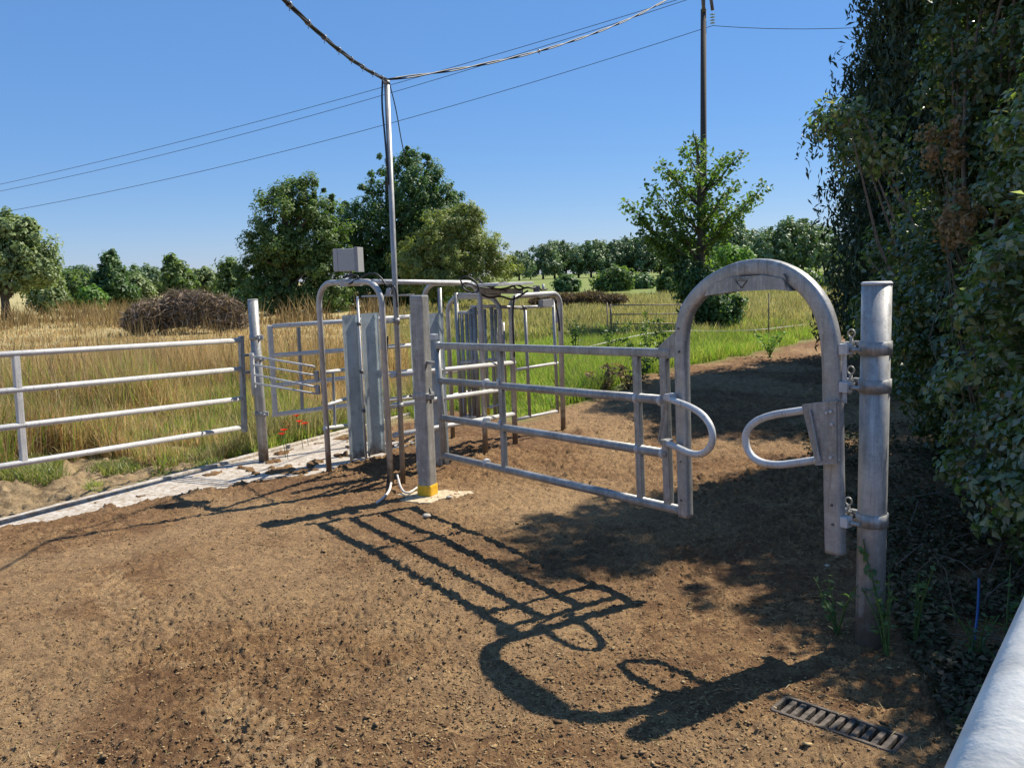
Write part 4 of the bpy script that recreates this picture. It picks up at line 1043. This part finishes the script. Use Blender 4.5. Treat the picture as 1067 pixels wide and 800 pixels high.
# --- grass
def blades(name, n, sampler, h0, h1, w, mat, label, lean=.25, tuft=0, seedhead=False):
    P = sampler(n * (1 if not tuft else 1)); n = len(P)
    z = ground_z(P[:, 0], P[:, 1], False)
    cl_ = fbm(P[:, 0] * .9, P[:, 1] * .9, 17); hh = (h0 + (h1 - h0) * RS.rand(n)) * (.35 + 1.25 * sst(.3, .62, cl_))
    a = RS.rand(n) * 6.28; ln = lean * (.3 + RS.rand(n)) * hh
    wd = w * (.6 + .8 * RS.rand(n)); sx, sy = np.cos(a) * wd / 2, np.sin(a) * wd / 2
    b_ = RS.rand(n) * 6.28; lx_, ly_ = np.cos(b_) * ln, np.sin(b_) * ln
    B = np.stack([P[:, 0], P[:, 1], z - .01], 1)
    S_ = np.stack([sx, sy, 0 * sx], 1); Md = B + np.stack([lx_ * .3, ly_ * .3, hh * .55], 1); T_ = B + np.stack([lx_, ly_, hh], 1)
    V = np.stack([B - S_, B + S_, Md + S_ * .8, Md - S_ * .8, T_], 1).reshape(-1, 3)
    i_ = np.arange(n) * 5
    F = np.concatenate([np.stack([i_, i_ + 1, i_ + 2], 1), np.stack([i_, i_ + 2, i_ + 3], 1), np.stack([i_ + 3, i_ + 2, i_ + 4], 1)])
    o = link(name, npmesh(name, V, F), mat); return tag(o, label, 'grass', kind='stuff')
def samp(test, y0, y1, a0, a1):
    def f(n):
        out = np.zeros((0, 2))
        while len(out) < n:
            m_ = n * 2; r = y0 * (y1 / y0) ** RS.rand(m_); a = a0 + (a1 - a0) * RS.rand(m_)
            x = r * np.tan(a); y = r; k = test(x, y); out = np.vstack([out, np.stack([x[k], y[k]], 1)])
        return out[:n]
    return f
def is_soil(x, y): 
    s = edge_s(x, y); t = edge_t(x, y)
    return (s < 2.0 + (fbm(x * 2, y * 2, 8) - .5) * 1.5) & (t < 2.3 + (fbm(x * 1.5, y * 1.5, 18) - .5) * 2)
def fieldside(x, y): return masks(x, y)[2] > .6
left = lambda x, y: fieldside(x, y) & (edge_s(x, y) > .05) & ~is_soil(x, y)
pile_clear = lambda x, y: ~((x > -1.8) & (x < .9) & (y > 7.6) & (y < 9.3) & (edge_s(x, y) < .3))
blades('tall_dry_grass', 62000, samp(lambda x, y: left(x, y) & (edge_s(x, y) > .8) & (fbm(x * .6, y * .6, 33) > .38), 6.8, 17, -.75, -.12), .26, .50, .008, L_DRY, 'tall golden dry grass standing behind the left gates', .35)
blades('tall_green_grass', 10000, samp(lambda x, y: left(x, y) & (edge_s(x, y) > .5) & (fbm(x * .5, y * .5, 37) > .42), 6.8, 15, -.75, -.10), .25, .6, .008, L_GRASS, 'tall green and straw grass mixed among the golden grass', .4)
blades('matted_thatch', 16000, samp(lambda x, y: left(x, y) & (edge_s(x, y) > .3) & (edge_s(x, y) < 3.4) & (edge_t(x, y) < 4), 6.0, 11, -.75, -.2), .08, .26, .008, L_BRUSHG, 'brown matted dead grass at the foot of the tall grass', 1.1)
blades('rough_grass', 44000, samp(lambda x, y: left(x, y) & pile_clear(x, y) & (fbm(x * 1.2, y * 1.2, 47) > .4), 6.0, 15, -.75, -.06), .12, .4, .009, L_MIX, 'rough mixed green and straw grass along the ditch', .5)
blades('verge_grass', 22000, samp(lambda x, y: left(x, y) & (edge_s(x, y) < .7) & (edge_t(x, y) > 1.3), 6.0, 11, -.6, -.08), .04, .13, .007, L_GRASS, 'short green grass along the edge of the concrete strip', .5)
def gtest(x, y): return fieldside(x, y) & (seg_inside(x, y) > .05) & (edge_s(x, y) < 1.5 + .5 * y)
blades('meadow_grass', 110000, samp(lambda x, y: gtest(x, y) & (x > -.12 * y), 8.5, 24, -.12, .45), .05, .21, .010, L_GRASS, 'bright green meadow grass beyond the sorting race', .5)
blades('meadow_grass_far', 80000, samp(lambda x, y: fieldside(x, y), 20, 60, -.15, .5), .08, .26, .03, L_MIX, 'yellowish meadow grass in the middle distance', .4)
blades('weed_band', 9000, samp(lambda x, y: fieldside(x, y) & (fbm(x * .15, y * .3, 19) > .5), 33, 58, -.72, -.12), .3, .8, .04, L_BRUSHG, 'reddish brown dry weeds at the far edge of the left field', .4)
blades('stubble_grass', 42000, samp(lambda x, y: fieldside(x, y), 15, 40, -.72, -.12), .05, .16, .028, L_DRY, 'dry straw coloured grass across the left field', .4)
blades('dock_stalks', 900, samp(lambda x, y: left(x, y) & (edge_s(x, y) > 1) & (fbm(x * .7, y * .7, 39) > .5), 9, 18, -.7, -.12), .35, .7, .02, L_BROWN, 'reddish brown dock stalks dotted through the golden grass', .2)
blades('seed_stalks', 4200, samp(lambda x, y: left(x, y) & (edge_s(x, y) > .6), 8, 18, -.7, -.1), .5, .9, .006, L_DRY, 'thin dry seed stalks standing above the golden grass', .2)
# tufts and weeds on the spoil bank
def spoil(x, y): s = edge_s(x, y); return (s > .03) & (s < 2.0) & (fbm(x * 2.4, y * 2.4, 66) > .50)
blades('bank_weeds', 14000, samp(spoil, 5.0, 9, -.75, -.25), .03, .11, .010, L_BANK, 'small green weeds growing on the bare soil bank', .7)

# weeds: individual plants
def weed(name, label, x, y, h, mat, n=60, size=.05, spread=.12, stems=4, cat='plant', group=None, leafmatb=None):
    t_ = empty(name, (x, y, 0), label, cat, group); b = MB(); C_ = []
    for k in range(stems):
        a = rnd.uniform(0, 6.28); l = rnd.uniform(.3, 1) * spread; hh = h * rnd.uniform(.6, 1)
        p = [Vector((x, y, gz(x, y) - .01)), Vector((x + cos(a) * l * .4, y + sin(a) * l * .4, hh * .55)), Vector((x + cos(a) * l, y + sin(a) * l, hh))]
        b.ring_tube(p, [.006, .004, .002], 5, False)
        for j in range(n // stems):
            t = rnd.random() ** .7; q = p[0].lerp(p[1], t * 2) if t < .5 else p[1].lerp(p[2], t * 2 - 1); C_.append(tuple(q))
    b.build('stem', L_WEED, t_); C_ = np.array(C_); m_ = len(C_); d = rdir(m_) * np.array([1, 1, .4])
    P = C_ + d * size * .6
    link('leaves', leaf_mesh('leaves', P, unit(np.array([[0, 0, .8]]) + RS.normal(size=(m_, 3)) * .5), d, size * (.6 + .8 * RS.rand(m_)), size * .4 * (.6 + .8 * RS.rand(m_)), .2), mat, t_)
    return t_
for (px, py, h, mt, lb) in [
    (690, 392, 1.1, L_WEED, 'tall leafy weed beyond the gate, left of the arch'), (668, 402, .8, L_WEED, 'low spreading weed on the edge of the mud left of the arch'), (640, 378, .9, L_ASH, 'dark green thistle clump in the meadow left of the arch'),
    (655, 405, .45, L_BROWN, 'brown dying weed clump at the mud edge left of the arch'), (630, 408, .4, L_BROWN, 'brown low weed clump between race and arch'),
    (600, 372, .8, L_WEED, 'weed standing in bright grass right of the race'), (802, 372, .55, L_LIME, 'thin upright weed seen through the arch'), (675, 372, 1.0, L_ASH, 'leafy weed tangled in the low rusty gate'),
    (880, 352, .9, L_LIME, 'bright weed between the arch and right post')]:
    p = G(px, py); weed('weed', lb, p.x, p.y, h, mt, 150, .09, .35, 7, 'weed', 'weeds beyond the gate')
# bindweed and nettles round the right post
for (dx, dy, h, lb) in [(.16, -.06, .75, 'climbing leafy stem against the right side of the thick right post'), (-.10, .10, .5, 'leafy stem leaning behind the foot of the thick right post'), (.02, -.13, .62, 'thin leafy sprig in front of the foot of the thick right post'),
                        (.35, -.2, .45, 'nettle in the shade right of the thick post'), (.55, -.05, .6, 'taller nettle in the shade under the hedge'), (.30, -.5, .22, 'small weed near the drain grate'), (.62, -.55, .3, 'small weed between drain grate and blue pipe')]:
    weed('nettle', lb, RP.x + dx, RP.y + dy, h * .55, L_DARK, 46, .04, .14, 4, 'weed', 'weeds under the hedge')
# sprig climbing the front of the thick post
cs = empty('climbing_sprig', (RP.x, RP.y - RPR, 0), 'small dark climbing leaves clinging to the lower front of the thick round post', 'plant')
sp = [Vector((RP.x + (RPR + .006) * cos(a), RP.y + (RPR + .006) * sin(a), z)) for a, z in ((-.9, .02), (-1.2, .12), (-1.5, .22), (-1.9, .31), (-2.3, .40), (-2.5, .47))]
MB().ring_tube(smooth(sp, 2), .0025, 5).build('stem', L_WEED, cs)
lp_, ln_ = [], []
for i in range(34):
    t = rnd.random() * (len(sp) - 1); k = int(t); q = sp[k].lerp(sp[k + 1], t - k); n_ = Vector((q.x - RP.x, q.y - RP.y, 0)).normalized()
    lp_.append(tuple(q + n_ * .01 + Vector((rnd.gauss(0, .008), 0, rnd.gauss(0, .014))))); ln_.append(tuple(n_ + Vector((rnd.gauss(0, .4), rnd.gauss(0, .4), rnd.gauss(.2, .4)))))
nl = len(lp_); link('leaves', leaf_mesh('leaves', np.array(lp_), unit(np.array(ln_)), RS.normal(size=(nl, 3)), .022 + .022 * RS.rand(nl), .014 + .012 * RS.rand(nl)), L_DARK, cs)
# poppies
for i, (px, py) in enumerate([(297, 441), (303, 437), (309, 434), (314, 443), (318, 442), (296, 449), (301, 445), (294, 453), (312, 440)]):
    p = G(px, py, .16 + .05 * (i % 3)); z = p.z
    t_ = empty('poppy', (p.x, p.y, 0), ('red poppy flowering beneath the back gate', 'red poppy on the left of the small group under the back gate')[px < 300], 'flower', 'red poppies under the back gate')
    MB().ring_tube([(p.x + .02, p.y, -.02), (p.x, p.y, z)], .003, 5).build('stem', L_WEED, t_)
    n = 7; a = np.arange(n) * 6.28 / n + rnd.random(); d = np.stack([np.cos(a), np.sin(a), np.full(n, .45)], 1)
    link('petals', leaf_mesh('petals', np.array([[p.x, p.y, z]]) + unit(d) * .02, unit(np.stack([-np.cos(a) * .5, -np.sin(a) * .5, np.ones(n)], 1)), d, np.full(n, .05), np.full(n, .045), .15), POPPY, t_)

# ================================================================== right hand hedge and conifer
def hedge(name, label, cat, env, nclump, rc, nleaf, size, mat, trunks, upb=.35, wfac=.6, droop=.3, tr=.03, nb=60):
    base = Vector((env[0][0], env[0][1], 0)); t_ = empty(name, base, label, cat)
    me, C_ = crown_mesh('crown', env, nclump, rc, nleaf, size, upb, wfac, droop, .35, .03); link('crown', me, mat, t_)
    b = MB()
    for (x, y) in trunks:
        for k in range(nb // len(trunks)):
            c = Vector(C_[rnd.randrange(len(C_))]); s = Vector((x + rnd.uniform(-.2, .2), y + rnd.uniform(-.2, .2), 0))
            m_ = s.lerp(c, .5) + Vector((rnd.uniform(-.3, .3), rnd.uniform(-.3, .3), rnd.uniform(0, .4)))
            b.ring_tube([s, m_, c], [tr, tr * .6, tr * .2], 6, False)
    b.build('stems', TWIG, t_)
    return t_, C_
# big dark conifer with hanging sprays
def conifer():
    cx, cy = 8.1, 13.0; t_ = empty('conifer_tree', (cx, cy, 0), 'huge dark conifer with drooping sprays filling the upper right corner', 'tree')
    MB().ring_tube([(cx, cy, -.2), (cx, cy, 4), (cx + .2, cy, 7.4)], [.35, .24, .05], 12).build('trunk', BARK, t_)
    b = MB(); Cs = []
    for i in range(340):
        z = .6 + 6.4 * rnd.random(); a = rnd.uniform(0, 6.28); R_ = (3.45 - .17 * max(0, z - 2.5)) * rnd.uniform(.8, .96)
        s = Vector((cx, cy, z - .1)); e = Vector((cx + cos(a) * R_, cy + sin(a) * R_, z + rnd.uniform(-.2, .7)))
        m_ = s.lerp(e, .55) + Zv * .35; b.ring_tube([s, m_, e], [.03, .016, .005], 5, False)
        nk = 8
        for k in range(nk):
            t = .3 + .7 * (k + rnd.random()) / nk; p = s.lerp(m_, t / .55) if t < .55 else m_.lerp(e, (t - .55) / .45); Cs.append((p.x, p.y, p.z))
    b.build('branches', BARK, t_)
    Cs = np.array(Cs); k = np.repeat(np.arange(len(Cs)), 9); ns = len(k)     # strands
    st = Cs[k] + RS.normal(size=(ns, 3)) * np.array([.15, .15, .06]); ln = .35 + .65 * RS.rand(ns)
    q = 13; kk = np.repeat(np.arange(ns), q); u_ = np.tile((np.arange(q) + .5) / q, ns); sway = RS.normal(size=(ns, 2)) * .18
    P = st[kk].copy(); P[:, 2] -= u_ * ln[kk]; P[:, 0] += sway[kk, 0] * u_; P[:, 1] += sway[kk, 1] * u_
    n = len(P); P += RS.normal(size=(n, 3)) * .025
    A = unit(np.array([[0, 0, -1.]]) + RS.normal(size=(n, 3)) * .45)
    link('crown', leaf_mesh('crown', P, rdir(n), A, (.13 * (.6 + .8 * RS.rand(n))), .036 * (.7 + .8 * RS.rand(n)), .3), L_CON, t_)
    me, _ = crown_mesh('inner_crown', [(cx, cy, 2.6, 2.6, 2.6, 2.8), (cx + .2, cy, 5.6, 2.3, 2.3, 2.2)], 420, .4, 80, .17, .2, .4, 1.2, .4, .1); link('inner_crown', me, L_CON, t_)
conifer()
# tall shrubs in front of the conifer
hedge('elder_bush', 'tall leafy bush with pale leaves leaning left in front of the conifer', 'bush',
      [(4.15, 10.6, 3.25, .42, .5, .25), (4.5, 10.7, 3.0, .4, .5, .3), (5.3, 11, 1.3, .9, 1.0, 1.3), (4.9, 10.6, .9, .7, 1.0, .9)], 230, .22, 55, .085, L_BRAM, [(5.3, 10.3)])
hedge('thorn_bush', 'dark dense bush behind the thick right post', 'bush',
      [(4.0, 7.1, 1.5, .75, 1.0, 1.5), (4.1, 7.1, 3.0, .7, .9, 1.3), (3.6, 6.6, .9, .5, .8, .9), (4.1, 7.2, 4.5, .75, .8, 1.1)], 1100, .17, 62, .058, L_THORN, [(4.0, 7.2), (3.7, 6.6)])
brh, BC = hedge('bramble_hedge', 'large bramble thicket with glossy leaves filling the right side', 'hedge',
      [(3.25, 4.7, 1.0, .75, 1.1, 1.0), (3.6, 4.7, 2.1, .75, 1.1, 1.0), (3.0, 4.4, 1.35, .65, .7, .6), (3.0, 3.8, .6, .7, .7, .7), (3.9, 5.4, 2.2, .8, 1.1, .85), (4.25, 5.9, 3.3, .75, .9, 1.2), (4.2, 4.2, 2.3, .9, 1.3, .7), (2.75, 4.2, .55, .5, .8, .5), (3.6, 3.7, 1.6, .7, .8, 1.5), (3.6, 2.8, 1.4, .6, .8, 1.7)],  # last two lobes lie out of view, added to shade the near right corner
      1900, .125, 62, .052, L_BRAM, [(3.3, 4.7), (3.6, 5.2), (3.2, 4.0)], .55, .6, .3, .010, 130)
# arching shoots reaching out of the thicket
sh = MB(); LC = []; LA = []
for i in range(230):
    y0_ = rnd.uniform(3.3, 6.2); p = Vector((2.75 + .28 * (y0_ - 3.3) + rnd.uniform(-.1, .5), y0_, .4 + 2.1 * rnd.random() ** .7))
    if p.z > 1.5: p.x += .35 * (p.z - 1.5)
    d = Vector((-rnd.uniform(.3, 1), rnd.uniform(-.8, .3), rnd.uniform(.2, .9))).normalized(); l = rnd.uniform(.3, .75)
    q = [p - d * .2, p + d * l * .5, p + d * l + Vector((0, 0, -.25 * l))]; q = smooth(q, 2); sh.ring_tube(q, .0035, 5, False)
    for k in range(16):
        t = rnd.random(); c = q[min(len(q) - 1, int(t * len(q)))]; LC.append(tuple(c + Vector((rnd.gauss(0, .03), rnd.gauss(0, .03), rnd.gauss(0, .02))))); LA.append(tuple(d + Vector((rnd.gauss(0, .6), rnd.gauss(0, .6), rnd.gauss(-.2, .4)))))
sh.build('shoots', L_WEED, brh); LC = np.array(LC); n = len(LC)
link('shoot_leaves', leaf_mesh('shoot_leaves', LC, unit(np.array([[-.1, -.2, 1.]]) + RS.normal(size=(n, 3)) * .35), np.array(LA), .05 + .04 * RS.rand(n), .032 + .025 * RS.rand(n), .18), L_SHOOT, brh)
for lb, e_ in (('small withered brown seed heads at the left shoulder of the tall hedge', (3.45, 6.9, 2.5, .2, .2, .2)), ('withered brown seed heads high in the bramble thicket', (3.1, 4.6, 2.1, .13, .15, .15)), ('withered reddish clump on the left of the bramble thicket', (3.1, 6.0, 1.9, .18, .2, .2))):
    hedge('withered_bush', lb, 'bush', [e_], 16, .08, 50, .04, L_BROWN, [(e_[0] + .3, e_[1])], .1, .6, .3, .006, 12)
# litter and low ivy beneath the hedge
def under(x, y): return (x > 1.42 + (y - 2.6) * .24) & (x < 4.2) & (fbm(x * 2, y * 2, 44) > .36)
P = samp(under, 2.2, 8.5, .2, .95)(26000); n = len(P); z = ground_z(P[:, 0], P[:, 1], False) + RS.rand(n) ** 2 * (.04 + .10 * np.clip(P[:, 0] - 1.6 - (P[:, 1] - 2.6) * .24, 0, 1.2))
LITTER = leafmat('leaf_litter', [(.06, .045, .03), (.11, .08, .05), (.05, .07, .03), (.16, .12, .08), (.04, .06, .03)], .1, .8, 3, .2, .7)
tag(link('leaf_litter', leaf_mesh('leaf_litter', np.stack([P[:, 0], P[:, 1], z + .012], 1), unit(np.array([[0, 0, 1.]]) + RS.normal(size=(n, 3)) * .5), RS.normal(size=(n, 3)), .02 + .035 * RS.rand(n), .014 + .02 * RS.rand(n)), LITTER),
    'dark leaf litter and low ivy on the ground beneath the hedge', 'leaf litter', kind='stuff')
# trailing stems
tw = MB()
for i in range(80):
    x = rnd.uniform(1.75, 3.3); y = rnd.uniform(2.6, 5.5)
    if x < 1.55 + (y - 2.6) * .28: continue
    a = rnd.uniform(0, 6.28); l = rnd.uniform(.2, .7); h = rnd.uniform(.05, .4)
    tw.ring_tube(smooth([Vector((x, y, 0)), Vector((x + cos(a) * l * .4, y + sin(a) * l * .4, h)), Vector((x + cos(a) * l, y + sin(a) * l, h * rnd.uniform(.1, .9)))], 1), .003, 5, False)
tag(tw.build('dead_stems', BARK), 'tangle of thin dead bramble stems under the hedge', 'stems', kind='stuff')

# --- low rusty gate in the meadow and fence rope
rA, rB = up(at(636, 340, 19), 0), up(at(712, 340, 19.3), 0); r_ = lambda x, y: onp(x, y, rA, rB)
rg = empty('rusty_gate', rA, 'low thin rusty tube gate standing in the meadow left of the arch', 'gate')
for y in (318, 327.5, 337.5): MB().ring_tube([r_(636, y), r_(711, y - .5)], .014, 8).build('rail', RUST, rg)
for x in (636, 709): MB().ring_tube([r_(x, 317), r_(x + 1, 344)], .022, 8).build('upright', RUST, rg)
pts = [at(610, 362, 16.5), at(660, 350, 18), at(700, 344, 19.5), at(745, 345, 20), at(790, 344, 19.5), at(840, 338, 21), at(880, 334, 23)]
tag(MB().ring_tube(smooth(pts, 1), .009, 6).build('fence_rope', TAPE), 'pale electric fence rope strung across the meadow', 'fence')
for i, (px, Y, lb) in enumerate([(633, 17.2, 'thin fence stake left of the low rusty gate'), (801, 19.6, 'thin fence stake seen through the arch'), (879, 22.8, 'dark fence stake between arch and right post')]):
    p = at(px, 345, Y); t = MB().ring_tube([(p.x, p.y, 0), (p.x, p.y, 1.0 if i < 2 else 1.5)], .014 if i < 2 else .03, 6).build('fence_stake', RUST)
    tag(t, lb, 'stake', 'fence stakes in the meadow')
# pale stones near the yellow foot and strip
ST = plain('pale_stone', (.42, .37, .30), .9, 0, .2, 30, .4)
b = None
for i, (px, py, r, lb) in enumerate([(445, 539, .03, 'pale flat stone just below the yellow foot'), (862, 592, .014, 'small white stone on the dark ground left of the thick post'), (468, 520, .022, 'pale stone right of the yellow foot'), (388, 470, .02, 'small stone at the foot of the sheet doors')]):
    p = G(px, py); me = bpy.data.meshes.new('stone'); bm = bmesh.new(); bmesh.ops.create_icosphere(bm, subdivisions=2, radius=r)
    for v in bm.verts: v.co *= rnd.uniform(.8, 1.15); v.co.z *= .55
    for f in bm.faces: f.smooth = True
    bm.to_mesh(me); bm.free(); o = link('stone', me, ST); o.location = (p.x, p.y, gz(p.x, p.y) + r * .5); tag(o, lb, 'stone', 'loose stones on the yard')
